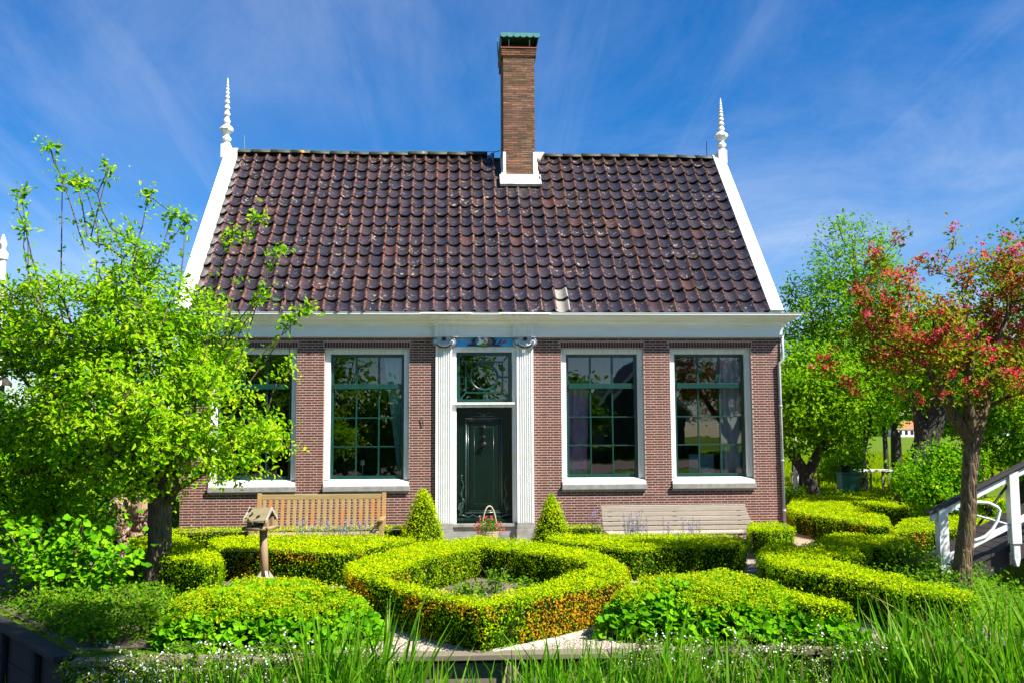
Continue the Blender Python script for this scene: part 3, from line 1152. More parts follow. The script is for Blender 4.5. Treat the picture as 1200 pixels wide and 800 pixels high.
def frame_mold(x0, x1, z0, z1, y, wd, th):
    m = MB()
    for i, (p, q) in enumerate([((x0-wd/2, z0), (x1+wd/2, z0)), ((x0-wd/2, z1), (x1+wd/2, z1)), ((x0, z0+wd/2), (x0, z1-wd/2)), ((x1, z0+wd/2), (x1, z1-wd/2))]):
        m.tube([(p[0], y, p[1]), (q[0], y, q[1])], wd/2, 8)
    return m


frame_mold(dcx-0.325, dcx+0.325, 0.30, 2.00, 0.158, 0.045, 0.02).build('door_moulding', 'doorcarve', door, smooth=True)
frame_mold(dcx-0.285, dcx+0.285, 0.34, 1.96, 0.156, 0.016, 0.02).build('door_moulding', 'doorcarve', door, smooth=True)
frame_mold(dcx-0.175, dcx+0.175, 0.46, 1.84, 0.156, 0.014, 0.02).build('door_moulding', 'doorcarve', door, smooth=True)
m_ = MB()
m_.box(dcx-0.25, dcx+0.25, 0.150, 0.161, 0.38, 1.92)
m_.build('door_panel', 'doorgreen', door)
m_ = MB()
m_.prism([(0.161, 0.131), (0.085, 0.131), (0.085, 0.17), (0.161, 0.235)], dx0+0.01, dx1-0.01, 'x')
m_.build('door_weatherboard', 'doorgreen', door)
for s in (-1, 1):
    m_ = MB()
    m_.tube([(dcx+s*x, 0.150, z) for x, z in ((0.0, 2.03), (0.05, 2.05), (0.10, 2.035), (0.15, 2.05), (0.20, 2.03), (0.235, 2.035))], [0.022, 0.02, 0.016, 0.014, 0.012, 0.006], 7)
    m_.tube([(dcx+s*x, 0.150, z) for x, z in ((0.02, 2.06), (0.06, 2.10), (0.11, 2.11), (0.13, 2.085), (0.10, 2.07))], [0.014, 0.013, 0.012, 0.010, 0.006], 7)
    m_.build('door_crest', 'doorcarve', door, smooth=True)
    m_ = MB()
    m_.tube([(dcx+s*(0.39+0.02*math.sin(z*22)), 0.150, z) for z in np.linspace(0.34, 0.98, 20)], [0.008+0.03*(1-k/19)*abs(math.sin(k*0.9)) for k in range(20)], 7)
    m_.tube([(dcx+s*x, 0.150, z) for x, z in ((0.36, 0.50), (0.43, 0.46), (0.45, 0.38), (0.40, 0.33), (0.44, 0.27), (0.36, 0.25), (0.28, 0.22), (0.20, 0.26), (0.12, 0.22), (0.04, 0.25))],
            [0.018, 0.024, 0.028, 0.026, 0.024, 0.022, 0.02, 0.02, 0.018, 0.012], 7)
    m_.build('door_carving', 'doorcarve', door, smooth=True)
m_ = MB()
m_.tube([(dcx, 0.145, 2.03), (dcx, 0.145, 2.13)], [0.03, 0.008], 8)
m_.build('door_crest', 'doorcarve', door, smooth=True)
m_ = MB()
kx = dcx+0.0
m_.tube([(kx, 0.150, 1.86), (kx, 0.125, 1.84), (kx+0.005, 0.12, 1.78)], [0.03, 0.035, 0.018], 8)
m_.lathe([(0.006, -0.03), (0.024, -0.02), (0.03, 0.0), (0.022, 0.02), (0.006, 0.03)], (kx, 0.115, 1.66), 10)
m_.lathe([(0.008, -0.05), (0.038, -0.03), (0.05, 0.0), (0.038, 0.03), (0.01, 0.05)], (kx, 0.105, 1.53), 12)
m_.tube([(kx, 0.11, 1.49), (kx, 0.11, 1.41)], [0.016, 0.006], 7)
m_.tube([(kx-0.08, 0.14, 1.85), (kx+0.02, 0.13, 1.86)], [0.008, 0.014], 6)
m_.build('door_knocker', 'iron', door, smooth=True)

# doorstep
b = MB()
b.box(-0.598, 0.558, -0.02, 0.155, 0.062, 0.118)
b.box(-0.598, 0.558, 0.02, 0.155, -0.20, 0.060)
b.build('doorstep', 'stonedark', house, bevel=0.006)
b = MB()
for k, (x0, x1) in enumerate(((-1.02, -0.36), (-0.352, 0.30), (0.308, 0.98))):
    b.box(x0, x1, -1.15, -0.09, GZ-0.05, -0.19-0.003*k)
b.build('stoop', 'paving', house, bevel=0.006)

# wall anchors
b = MB()
for x, z in ((-1.14, 1.93), (-1.14, 0.52)):
    b.tube([(x-0.03, -0.02, z+0.07), (x+0.0, -0.025, z+0.02), (x+0.01, -0.02, z-0.06)], 0.008, 5)
b.build('wall_hook', 'iron', wall)

# downpipe at the right corner
b = MB()
b.tube([(XR+0.035, -0.02, 3.50), (XR+0.035, -0.03, 3.18), (XR+0.03, -0.035, 3.06), (XR-0.045, -0.04, 2.99), (XR-0.045, -0.035, 2.90), (XR-0.03, -0.035, GZ)], 0.027, 8)
for z in (2.2, 1.2, 0.3):
    b.tube([(XR-0.04+0.004*(2.2-z), -0.035, z-0.02), (XR-0.04+0.004*(2.2-z), -0.035, z+0.02)], 0.036, 8)
b.build('downpipe', 'lead', house, smooth=True)

# --- roof
EY, EZ, RY, RZ = -0.25, 3.862, 3.42, 7.80
SL = math.hypot(RY-EY, RZ-EZ)
sd = Vector((0, (RY-EY)/SL, (RZ-EZ)/SL))
sn = Vector((0, -sd.z, sd.y))
RX0, RX1 = -5.34, 5.18


def onroof(x, s, h=0.0):
    return Vector((x, EY, EZ))+sd*s+sn*h


b = MB()
P0 = [onroof(XL-0.04, 0.02, -0.10), onroof(XR-0.05, 0.02, -0.10), onroof(XR-0.05, SL, -0.10), onroof(XL-0.04, SL, -0.10)]
P1 = [onroof(XL-0.04, 0.02, -0.03), onroof(XR-0.05, 0.02, -0.03), onroof(XR-0.05, SL, -0.03), onroof(XL-0.04, SL, -0.03)]
b.add(P0+P1, [(0, 1, 2, 3)[::-1], (4, 5, 6, 7), (0, 1, 5, 4), (1, 2, 6, 5), (2, 3, 7, 6), (3, 0, 4, 7)])
Q = [Vector((p.x, 2*RY-p.y, p.z)) for p in P0+P1]
b.add(Q, [(0, 1, 2, 3), (4, 5, 6, 7)[::-1], (0, 4, 5, 1), (1, 5, 6, 2), (2, 6, 7, 3), (3, 7, 4, 0)])
roof = b.build('roof', 'darkroof', house)

NC, NR = 43, 16
TP = (RX1-RX0)/NC
TL = SL/NR
UU = [-0.04, 0.06, 0.2, 0.36, 0.52, 0.66, 0.78, 0.88, 0.96, 1.03, 1.08]
HH = [0.066, 0.036, 0.012, 0.0, 0.001, 0.012, 0.034, 0.060, 0.074, 0.066, 0.042]


def tile_arrays(sag=0.0):
    """one pantile in roof coordinates (x, s, h): verts, faces, seam per vertex"""
    V, F = [], []
    n = len(UU)
    for s, lift in ((0.0, 0.042), (TL*0.5, 0.023), (TL+0.05, -0.004)):
        for u, h in zip(UU, HH):
            V.append((u*TP, s, h*0.92+lift))
    for u, h in zip(UU, HH):
        V.append((u*TP, 0.002, h*0.92+0.042-0.024))
    for r in range(2):
        for k in range(n-1):
            F.append((r*n+k, r*n+k+1, (r+1)*n+k+1, (r+1)*n+k))
    for k in range(n-1):
        F.append((3*n+k, 3*n+k+1, k+1, k))
    seam = [1.0 if (0.99 < u) else (0.55 if u > 0.94 or u < 0 else 0.0) for u in UU]*4
    return np.array(V), np.array(F), np.array(seam)


TV, TF, TS = tile_arrays()
Brot = np.array([[1, 0, 0], [0, sd.y, sd.z], [0, sn.y, sn.z]])   # rows: images of x, s, h


def tile_mesh(name, places):
    Vs, Fs, Ss, Rr = [], [], [], []
    n = 0
    for (x, s, h, rz, rnd) in places:
        V = TV.copy()
        c, si = math.cos(rz), math.sin(rz)
        xx = V[:, 0]*c-V[:, 1]*si+x
        ss = V[:, 0]*si+V[:, 1]*c+s
        V = np.stack([xx, ss, V[:, 2]+h], 1)
        Vs.append(V)
        Fs.append(TF+n)
        Ss.append(TS)
        Rr.append(np.full(len(TF), rnd))
        n += len(V)
    V = np.concatenate(Vs)@Brot
    me = np_mesh(name, V, np.concatenate(Fs))
    add_attr(me, 'seam', np.concatenate(Ss), 'POINT')
    add_attr(me, 'rnd', np.concatenate(Rr))
    me.polygons.foreach_set('use_smooth', [True]*len(me.polygons))
    try:
        me.set_sharp_from_angle(angle=math.radians(50))
    except Exception:
        pass
    return me


CHX0, CHX1, CHY0, CHY1 = 0.49, 1.18, 2.86, 3.98
places = []
for r in range(NR):
    for c in range(NC):
        x = RX0+c*TP
        s = r*TL
        y = EY+sd.y*(s+TL*0.5)
        xm = x+TP/2
        if 0.40 < xm < 1.29 and y > 2.60:
            continue
        sag = 0.012*math.sin(xm*0.8+1)+0.010*math.sin(xm*0.33+r*0.5)
        places.append((x+RND.uniform(-0.010, 0.010), s+RND.uniform(-0.020, 0.020)+sag*1.6, RND.uniform(-0.006, 0.008), RND.uniform(-0.035, 0.035), RND.random(), r, c))
near = [p for p in places if p[5] < 7][:300]
single = tile_mesh('roof_tile', [(0, 0, 0, 0, 0.0)])
paletile = mat_plain('pale_lead_tile', (0.24, 0.22, 0.19), (0.15, 0.14, 0.12), 0.6, 6)
pale = None
nearset = set(id(p) for p in near)
for p in near:
    me = single
    is_pale = p[6] in (27,) and p[5] in (0, 1)
    if is_pale:
        if pale is None:
            pale = tile_mesh('roof_tile', [(0, 0, 0, 0, 0.0)])
            pale.materials.append(paletile)
        me = pale
    o = link('roof_tile', me, 'tile', roof)
    if is_pale:
        o['label'] = 'pale grey replacement roof tile'
    w_ = onroof(p[0], p[1], p[2])
    o.matrix_basis = Matrix.Translation(w_) @ Matrix.Rotation(p[3], 4, sn)
restt = [p[:5] for p in places if id(p) not in nearset]
me = tile_mesh('roof_tile', restt)
# bring to the roof plane origin
o = link('roof_tile', me, 'tile', roof)
o['kind'] = 'stuff'
o.location = (0, EY, EZ)

# ridge caps
nrc = 25
rw = (RX1-RX0+0.1)/nrc
capm = MB()
arc = [(0.15*math.sin(t), 0.105*math.cos(t)) for t in np.linspace(-1.45, 1.45, 9)]
for e, (x, sc) in enumerate(((0.0, 1.0), (rw+0.03, 0.93))):
    capm.v += [(x, a*sc, z*sc) for a, z in arc]
    capm.v += [(x, a*sc*0.82, z*sc*0.82-0.012) for a, z in arc]
n = 9
for k in range(n-1):
    capm.f += [(k, k+1, 2*n+k+1, 2*n+k), (n+k+1, n+k, 3*n+k, 3*n+k+1), (k+1, k, n+k, n+k+1), (2*n+k, 2*n+k+1, 3*n+k+1, 3*n+k)]
capm.r = [0.0]*len(capm.f)
capmesh = capm.mesh('ridge_tile', True)
for k in range(nrc):
    x = RX0-0.05+k*rw
    if 0.30 < x+rw/2 < 1.38:
        continue
    o = link('ridge_tile', capmesh, 'ridge', roof)
    o.location = (x, RY, RZ-0.005+RND.uniform(-0.006, 0.006)+0.012*math.sin(k*0.7))
    o.rotation_euler = (0, RND.uniform(-0.02, 0.03), 0)

# gable boards (one on each verge), cap end and finials
for s, xo, xi in ((-1, -5.51, -5.255), (1, 5.44, 5.195)):
    b = MB()
    x0, x1 = min(xo, xi), max(xo, xi)
    for mirror in (False, True):
        q = [onroof(x, t, h) for h in (-0.16, 0.125) for x, t in ((x0, -0.01), (x1, -0.01), (x1, SL+0.04), (x0, SL+0.04))]
        if mirror:
            q = [Vector((p.x, 2*RY-p.y, p.z)) for p in q]
        fs = [(0, 3, 2, 1), (4, 5, 6, 7), (0, 1, 5, 4), (1, 2, 6, 5), (2, 3, 7, 6), (3, 0, 4, 7)]
        if mirror:
            fs = [f[::-1] for f in fs]
        b.add(q, fs)
    b.build('gable_board', 'white', house)
    # dark drip edge between tiles and board
    fx = -5.50 if s < 0 else 5.40
    hgt = 1.52 if s < 0 else 1.24
    zb = RZ+0.12
    prof = [(0.085, -0.35), (0.085, 0.0), (0.085, 0.09), (0.060, 0.10), (0.060, 0.13), (0.098, 0.15), (0.105, 0.18), (0.095, 0.21), (0.062, 0.235), (0.055, 0.27),
            (0.075, 0.30), (0.120, 0.355), (0.140, 0.395), (0.120, 0.44), (0.085, 0.47), (0.055, 0.50)]
    zz = 0.50
    top = hgt
    nst = 10
    hts = np.array([1.0*0.88**k for k in range(nst)])
    hts = hts/hts.sum()*(top-zz)
    ra = 0.078
    for k in range(nst):
        h = hts[k]
        r1 = ra*(1-(k/nst)*0.86)
        prof += [(r1*0.62, zz+h*0.05), (r1, zz+h*0.30), (r1*0.96, zz+h*0.50), (r1*0.55, zz+h*0.95)]
        zz += h
    prof.append((0.006, top+0.03))
    b = MB()
    b.lathe(prof, (fx, RY-0.10, zb), 16, gad=lambda j, k: 0.10*(k % 2) if j in (11, 12, 13) else 0.0)
    b.box(fx-0.095, fx+0.095, RY-0.20, RY-0.001, zb-0.25, zb+0.05)
    fo = b.build('finial', 'white', house, smooth=False)
b = MB()
b.tube([(-5.13, RY, RZ+0.05), (-5.14, RY, RZ+0.42)], 0.010, 5)
b.tube([(RX0+0.2, RY, RZ+0.12), (-2, RY, RZ+0.12), (0.44, RY, RZ+0.125)], 0.006, 4)
b.build('lightning_rod', 'copper', roof)
b = MB()
b.tube([(5.09, RY, RZ+0.05), (5.09, RY, RZ+0.42)], 0.008, 5)
b.build('lightning_rod', 'iron', roof)

# --- chimney
b = MB()
b.box(CHX0+0.008, CHX1-0.008, CHY0+0.008, CHY1-0.008, 6.9, 10.06)
chim = b.build('chimney', 'chimmortar', house)
cb = []
i = 0
z = 7.28
CC = 0.0515
while z < 10.05:
    topc = z > 9.86
    ex = 0.035 if topc else 0.0
    z1 = z+CC-0.017
    st = i % 2 == 0
    nb = 3
    x0, x1 = CHX0-ex, CHX1+ex
    pit = 0.208
    x = x0-(0 if st else 0.104)
    while x < x1-0.01:
        a, c = max(x, x0), min(x+pit, x1)
        if c-a > 0.025:
            cb.append((a+0.004, c-0.004, z, z1, ex))
        x += pit
    z += CC
    i += 1
bc = {}
for (a, c, z0, z1, ex) in cb:
    key = round(c-a, 3)
    if key not in bc:
        bc[key] = brick_mesh('brick', [(-key/2, key/2, 0, z1-z0)], 0.0, 0.05, [0.0])
    o = link('brick', bc[key], 'chimbrick', chim)
    o.location = ((a+c)/2, CHY0-ex+RND.uniform(-0.002, 0.003), z0)
# side bricks
V, F, R_ = [], [], []
z = 7.28
i = 0
while z < 10.05:
    ex = 0.035 if z > 9.86 else 0.0
    z1 = z+CC-0.010
    y = CHY0-ex-(0.104 if i % 2 else 0)+0.052
    while y < CHY1+ex:
        a, c = max(y, CHY0-ex+0.052), min(y+0.208, CHY1+ex)
        if c-a > 0.03:
            for (xa, xb) in ((CHX0-ex, CHX0+0.02), (CHX1-0.02, CHX1+ex)):
                n = len(V)
                V += [(xa, a+0.004, z), (xb, a+0.004, z), (xb, c-0.004, z), (xa, c-0.004, z), (xa, a+0.004, z1), (xb, a+0.004, z1), (xb, c-0.004, z1), (xa, c-0.004, z1)]
                F += [(n, n+3, n+2, n+1), (n+4, n+5, n+6, n+7), (n, n+1, n+5, n+4), (n+1, n+2, n+6, n+5), (n+2, n+3, n+7, n+6), (n+3, n, n+4, n+7)]
                R_ += [RND.random()]*6
        y += 0.208
    z += CC
    i += 1
me = np_mesh('brick', np.array(V), np.array(F))
add_attr(me, 'rnd', R_)
o = link('brick', me, 'chimbrick', chim)
o['kind'] = 'stuff'
b = MB()
b.box(CHX0-0.05, CHX1+0.05, CHY0-0.05, CHY1+0.05, 10.062, 10.085)
b.build('chimney_coping', 'brown', chim)
# copper rain hood: roof plate, scalloped valance, sooty panels
b = MB()
hx0, hx1, hy0, hy1 = CHX0-0.055, CHX1+0.115, CHY0-0.06, CHY1+0.06
b.box(hx0, hx1, hy0, hy1, 10.385, 10.40)
nsc = 6
sw = (hx1-hx0)/nsc
for k in range(nsc):
    pts = [(hx0+sw*k+0.002, 10.384), (hx0+sw*k+0.002, 10.345)] + [(hx0+sw*(k+0.5)-math.cos(t)*sw*0.49, 10.345-math.sin(t)*0.045) for t in np.linspace(0.2, PI-0.2, 7)] + [(hx0+sw*(k+1)-0.002, 10.345), (hx0+sw*(k+1)-0.002, 10.384)]
    b.prism(pts, hy0-0.004, hy0+0.006, 'y')
hood = b.build('chimney_hood', 'copper', chim)
b = MB()
for s, xt, xb in ((-1, hx0+0.006, CHX0-0.055), (1, hx1-0.006, CHX1+0.05)):
    pts = [(xt, 10.384), (xb, 10.088), (xb+0.012*(-s), 10.088), (xt+0.012*(-s), 10.384)]
    b.prism(pts, hy0+0.01, hy1, 'y')
b.box(CHX0-0.04, CHX1+0.04, hy1-0.02, hy1-0.005, 10.088, 10.384)
b.box(CHX0+0.12, CHX0+0.14, hy0+0.02, hy0+0.04, 10.088, 10.384)
b.box(CHX1-0.12, CHX1-0.10, hy0+0.02, hy0+0.04, 10.088, 10.384)
b.box(CHX0+0.02, CHX1-0.02, hy0+0.4, hy1-0.3, 10.088, 10.30)
b.build('hood_panel', 'soot', hood)
b = MB()
b.tube([(hx0-0.05, CHY0+0.3, 10.42), (hx0-0.045, CHY0+0.3, 10.1), (hx0-0.03, CHY0+0.3, 9.93), (CHX0-0.02, CHY0+0.3, 9.86), (CHX0-0.02, CHY0+0.3, 7.9), (CHX0-0.25, CHY0+0.5, 7.86)], 0.010, 5)
b.build('conductor_wire', 'copper', chim)
# flashing
b = MB()


def slab(mb, x0, x1, s0, s1, h0, h1):
    q = [onroof(x, t, h) for h in (h0, h1) for x, t in ((x0, s0), (x1, s0), (x1, s1), (x0, s1))]
    mb.add(q, [(0, 3, 2, 1), (4, 5, 6, 7), (0, 1, 5, 4), (1, 2, 6, 5), (2, 3, 7, 6), (3, 0, 4, 7)])


sA = (2.60-EY)/sd.y
sB = (CHY0-EY)/sd.y
slab(b, 0.405, 1.285, sA+0.03, sB+0.02, 0.0, 0.07)
slab(b, 0.445, CHX0-0.002, sB+0.021, SL-0.02, 0.0, 0.07)
slab(b, CHX1+0.002, 1.255, sB+0.021, SL-0.02, 0.0, 0.07)
b.box(CHX0-0.012, CHX0+0.055, CHY0-0.012, CHY0+0.03, 7.22, 7.76)
b.box(CHX1-0.055, CHX1+0.012, CHY0-0.012, CHY0+0.03, 7.22, 7.76)
b.box(CHX1+0.013, 1.42, RY-0.1, RY+0.1, RZ-0.08, RZ+0.10)
b.build('flashing', 'flash', chim, bevel=0.006)

# --- curtains and things standing on the window boards
def curtain(name, label, mat, pts_top, pts_bot, z0, z1, y, tie=None):
    b = MB()
    n = 28
    rows = 12
    for t in range(rows+1):
        f = t/rows
        xa = pts_top[0]*(1-f)+pts_bot[0]*f
        xb = pts_top[1]*(1-f)+pts_bot[1]*f
        z = z1*(1-f)+z0*f
        for k in range(n+1):
            g = k/n
            b.v.append((xa+(xb-xa)*g, y+0.035*math.sin(g*n*0.95+0.6*math.sin(f*2)), z))
    for t in range(rows):
        for k in range(n):
            q = t*(n+1)+k
            b.f.append((q, q+n+1, q+n+2, q+1))
            b.r.append(0)
    o = b.build(name, mat, None, smooth=True)
    md = o.modifiers.new('thickness', 'SOLIDIFY')
    md.thickness = 0.006
    return tag(o, label, 'curtain')


curtain('curtain', 'narrow pale green curtain tied back in the window left of the door', 'curtaingreen', (-1.86, -1.47), (-1.58, -1.47), 0.95, 3.14, 0.36)
curtain('curtain', 'mauve panel standing in for a mirrored purple umbrella at the left side of the first window right of the door', 'mauvepanel', (1.46, 1.94), (1.46, 1.88), 0.95, 2.62, 0.36)  # panel standing in for a purple umbrella mirrored in the pane
curtain('curtain', 'long lilac grey pleated curtain in the rightmost window', 'curtaingrey', (4.40, 4.83), (4.42, 4.80), 0.95, 3.08, 0.36)
for x0, lab in ((2.60, 'small white card in the corner of the window right of the door'), (4.04, 'small white card at the bottom of the rightmost window')):
    b = MB()
    b.prism([(0.30, 0.925), (0.34, 0.925), (0.325, 1.00), (0.315, 1.00)], x0, x0+0.15, 'x')
    tag(b.build('card', 'card'), lab, 'card', 'cards standing inside the windows')
board = MB()
board.box(3.83, 4.30, 0.5, 0.52, 0.93, 1.32)
o = tag(board.build('display_board', 'bluebox'), 'pale blue upright board standing inside the rightmost window', 'board')
lamp = thing('table_lamp', 'small table lamp with white shade inside the window left of the door', 'lamp', (-2.235, 0.34, 0.925))
b = MB()
b.lathe([(0.035, 0), (0.035, 0.01), (0.006, 0.02), (0.006, 0.28)], (-2.235, 0.34, 0.925), 10)
b.build('lamp_base', 'card', lamp)
b = MB()
b.lathe([(0.045, 0.24), (0.030, 0.33)], (-2.235, 0.34, 0.925), 12)
b.build('lamp_shade', 'card', lamp)

# ------------------------------------------------------------------ hedges
def poly_area(p):
    p = np.asarray(p)
    return 0.5*np.sum(p[:, 0]*np.roll(p[:, 1], -1)-np.roll(p[:, 0], -1)*p[:, 1])


def inside(P, poly):
    poly = np.asarray(poly)
    x, y = P[:, 0], P[:, 1]
    r = np.zeros(len(P), bool)
    j = len(poly)-1
    for i in range(len(poly)):
        xi, yi = poly[i]
        xj, yj = poly[j]
        c = ((yi > y) != (yj > y)) & (x < (xj-xi)*(y-yi)/((yj-yi) if abs(yj-yi) > 1e-12 else 1e-12)+xi)
        r ^= c
        j = i
    return r


def edge_dist(P, poly):
    poly = np.asarray(poly)
    d = np.full(len(P), 1e9)
    for i in range(len(poly)):
        a, b_ = poly[i], poly[(i+1) % len(poly)]
        ab = b_-a
        t = np.clip(((P-a)@ab)/(ab@ab), 0, 1)
        d = np.minimum(d, np.linalg.norm(P-(a+t[:, None]*ab), axis=1))
    return d


def offset_poly(poly, d):
    """move every corner inward (d>0) for a counter-clockwise outline"""
    p = np.asarray(poly, float)
    n = len(p)
    out = []
    for i in range(n):
        a, b_, c = p[i-1], p[i], p[(i+1) % n]
        e1 = (b_-a)/np.linalg.norm(b_-a)
        e2 = (c-b_)/np.linalg.norm(c-b_)
        n1 = np.array([-e1[1], e1[0]])
        n2 = np.array([-e2[1], e2[0]])
        m = n1+n2
        m = m/max(np.linalg.norm(m), 1e-6)
        k = d/max(0.5, m@n1)
        out.append(b_+m*k)
    return np.array(out)


def resample(poly, step=0.25, jit=0.02):
    p = np.asarray(poly, float)
    out = []
    for i in range(len(p)):
        a, b_ = p[i], p[(i+1) % len(p)]
        k = max(1, int(np.linalg.norm(b_-a)/step))
        for t in range(k):
            q = a+(b_-a)*t/k
            out.append(q+RNG.normal(size=2)*jit*(0.4 if t == 0 else 1))
    return np.array(out)


HTOP = 0.13


def hedge(label, outer, inner=None, z0=GZ, z1=HTOP, dens=1500, size=0.030, group='clipped box hedges', dry=0.0, name='box_hedge', tipgain=0.5, seed=0, dryfun=None):
    dens, size = dens*1.45, size*0.84
    outer = np.asarray(outer, float)
    if poly_area(outer) < 0:
        outer = outer[::-1]
    outer = resample(outer)
    loops = [outer]
    if inner is not None:
        inner = np.asarray(inner, float)
        if poly_area(inner) > 0:
            inner = inner[::-1]
        inner = resample(inner)
        loops.append(inner)
    # twiggy core
    bm = bmesh.new()
    edges = []
    rings = []
    for lp in loops:
        q = offset_poly(lp, 0.055)
        top = [bm.verts.new((x, y, z1-0.055)) for x, y in q]
        bot = [bm.verts.new((x, y, z0)) for x, y in offset_poly(lp, 0.075)]
        rings.append((top, bot))
    for top, bot in rings:
        n = len(top)
        for i in range(n):
            edges.append(bm.edges.new((top[i], top[(i+1) % n])))
        for i in range(n):
            bm.faces.new((bot[i], bot[(i+1) % n], top[(i+1) % n], top[i]))
    bmesh.ops.triangle_fill(bm, use_beauty=True, use_dissolve=False, edges=edges, normal=(0, 0, 1))
    me = bpy.data.meshes.new('twigs')
    bm.to_mesh(me)
    bm.free()
    cx, cy = outer.mean(0)
    h = thing(name, label, 'hedge', (cx, cy, z0), group)
    link('twigs', me, 'hedgecore', h)
    # leaves: top
    lo, hi = outer.min(0), outer.max(0)
    A = (hi-lo).prod()
    n = int(A*dens*1.15)
    P = lo+RNG.random((n, 2))*(hi-lo)
    ok = inside(P, outer)
    if inner is not None:
        ok &= ~inside(P, inner)
    P = P[ok]
    d = edge_dist(P, outer)
    if inner is not None:
        d = np.minimum(d, edge_dist(P, inner))
    rr = 0.04
    drop = np.where(d < rr, rr-np.sqrt(np.maximum(rr*rr-(rr-d)**2, 0)), 0)
    zt = z1-drop*0.9
    P3 = np.column_stack([P, zt])
    bump = vnoise(P3, 3.2, 3+seed)*0.013+vnoise(P3, 11, 4+seed)*0.014
    P3[:, 2] += bump+RNG.normal(size=len(P3))*0.014
    N = RNG.normal(size=(len(P3), 3))*0.50+np.array([0.12, -0.10, 0.8])
    D = RNG.normal(size=(len(P3), 3))*0.8+np.array([0, 0, 0.8])
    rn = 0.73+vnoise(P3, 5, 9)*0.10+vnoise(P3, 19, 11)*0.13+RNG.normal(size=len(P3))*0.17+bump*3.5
    dr = np.zeros(len(P3))
    Ps, Ns, Ds, Rs, Dr = [P3], [N], [D], [rn], [dr]
    # leaves: sides
    for lp in loops:
        m = len(lp)
        for i in range(m):
            a, b_ = lp[i], lp[(i+1) % m]
            L = np.linalg.norm(b_-a)
            nn = np.array([(b_-a)[1], -(b_-a)[0]])/max(L, 1e-6)
            k = RNG.poisson(L*(z1-z0)*dens*0.95)
            if k == 0:
                continue
            t = RNG.random(k)
            z = z0+0.02+(z1-z0-0.03)*RNG.random(k)
            batter = (z1-z)*-0.06
            q = a+t[:, None]*(b_-a)+nn*batter[:, None]
            q3 = np.column_stack([q, z])
            topin = np.clip((z-(z1-0.05))/0.05, 0, 1)**2*0.03
            bp = vnoise(q3, 3.2, 3+seed)*0.014+vnoise(q3, 12, 5+seed)*0.014+RNG.normal(size=k)*0.014-topin
            q3[:, :2] += nn*bp[:, None]
            N = RNG.normal(size=(k, 3))*0.60+np.array([nn[0], nn[1], 0.35])*0.85
            D = RNG.normal(size=(k, 3))*0.7+np.array([nn[0]*0.5, nn[1]*0.5, 0.7])
            hh = (z-z0)/(z1-z0)
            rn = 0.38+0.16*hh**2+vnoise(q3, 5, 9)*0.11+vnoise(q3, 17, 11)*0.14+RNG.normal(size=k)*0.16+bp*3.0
            dd = np.zeros(k)
            if dry > 0:
                dn = vnoise(q3, 2.6, 21)+0.55*vnoise(q3, 9, 22)
                dd = np.clip((dn+dry-0.42)*1.6, 0, 1)*(RNG.random(k) < 0.8)
                if dryfun is not None:
                    dd = dd*dryfun(q3)
            Ps.append(q3)
            Ns.append(N)
            Ds.append(D)
            Rs.append(rn)
            Dr.append(dd)
    P = np.concatenate(Ps)
    Nn, Dd, Rn, Dy = np.concatenate(Ns), np.concatenate(Ds), np.concatenate(Rs), np.concatenate(Dr)
    # thin spots show the twigs, some sprigs stick out past the clipped face
    thin = vnoise(P, 6.5, 60+seed)+0.6*vnoise(P, 15, 61+seed)
    keep = (thin > -0.85) | (RNG.random(len(P)) < 0.35)
    out = RNG.random(len(P)) < 0.035
    P[out] += unit(Nn[out])*RNG.uniform(0.015, 0.055, (out.sum(), 1))
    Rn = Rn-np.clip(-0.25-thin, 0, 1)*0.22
    P, Nn, Dd, Rn, Dy = P[keep], Nn[keep], Dd[keep], Rn[keep], Dy[keep]
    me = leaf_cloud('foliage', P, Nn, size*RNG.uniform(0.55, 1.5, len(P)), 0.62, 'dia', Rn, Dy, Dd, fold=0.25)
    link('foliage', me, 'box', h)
    return h


star_out = [(-0.33, -8.70), (-1.03, -7.74), (-1.74, -6.4), (-1.91, -5.57), (-1.77, -4.75), (-0.98, -3.09), (-0.2, -2.25), (0.42, -2.89), (1.35, -4.5), (1.48, -5.91), (1.31, -7.02), (0.39, -8.10)]
star_in = [(-0.32, -8.15), (-0.86, -7.46), (-1.25, -6.85), (-1.32, -6.34), (-0.93, -5.18), (-0.18, -3.80), (0.63, -4.68), (1.05, -5.61), (1.00, -6.12), (0.4, -7.19)]
hedge('clipped box hedge ring enclosing the small planted bed in the middle, browned in patches', star_out, star_in, dens=2100, size=0.028, dry=0.85, seed=1,
      dryfun=lambda q: np.clip((-q[:, 1]-5.0)/1.5, 0.10, 1.0))
hedge('box hedge in front of the wooden slatted bench, behind the bird table',
      [(-4.29, -2.62), (-4.28, -2.13), (-3.44, -1.83), (-1.8, -2.14), (-1.15, -2.48), (-1.20, -3.05), (-1.66, -3.75), (-1.95, -4.45), (-2.28, -4.36), (-2.79, -4.0), (-3.40, -3.62), (-3.87, -3.62)], dens=1600, seed=2, dry=0.25)
hedge('box hedge in front of the long grey bench right of the door',
      [(0.82, -2.68), (0.98, -2.32), (2.47, -2.35), (3.68, -2.64), (3.78, -3.16), (3.50, -4.0), (3.3, -4.01), (2.6, -4.10), (1.86, -4.35), (1.5, -4.0), (0.98, -3.17)], dens=1600, seed=3)
hedge('bright rounded box hedge right of the left tree trunk',
      [(-5.48, -2.49), (-5.09, -1.65), (-4.40, -2.86), (-3.74, -4.37), (-3.40, -5.43), (-3.51, -5.80), (-4.04, -5.1), (-4.75, -4.16)], dens=1600, seed=4, z1=0.17)
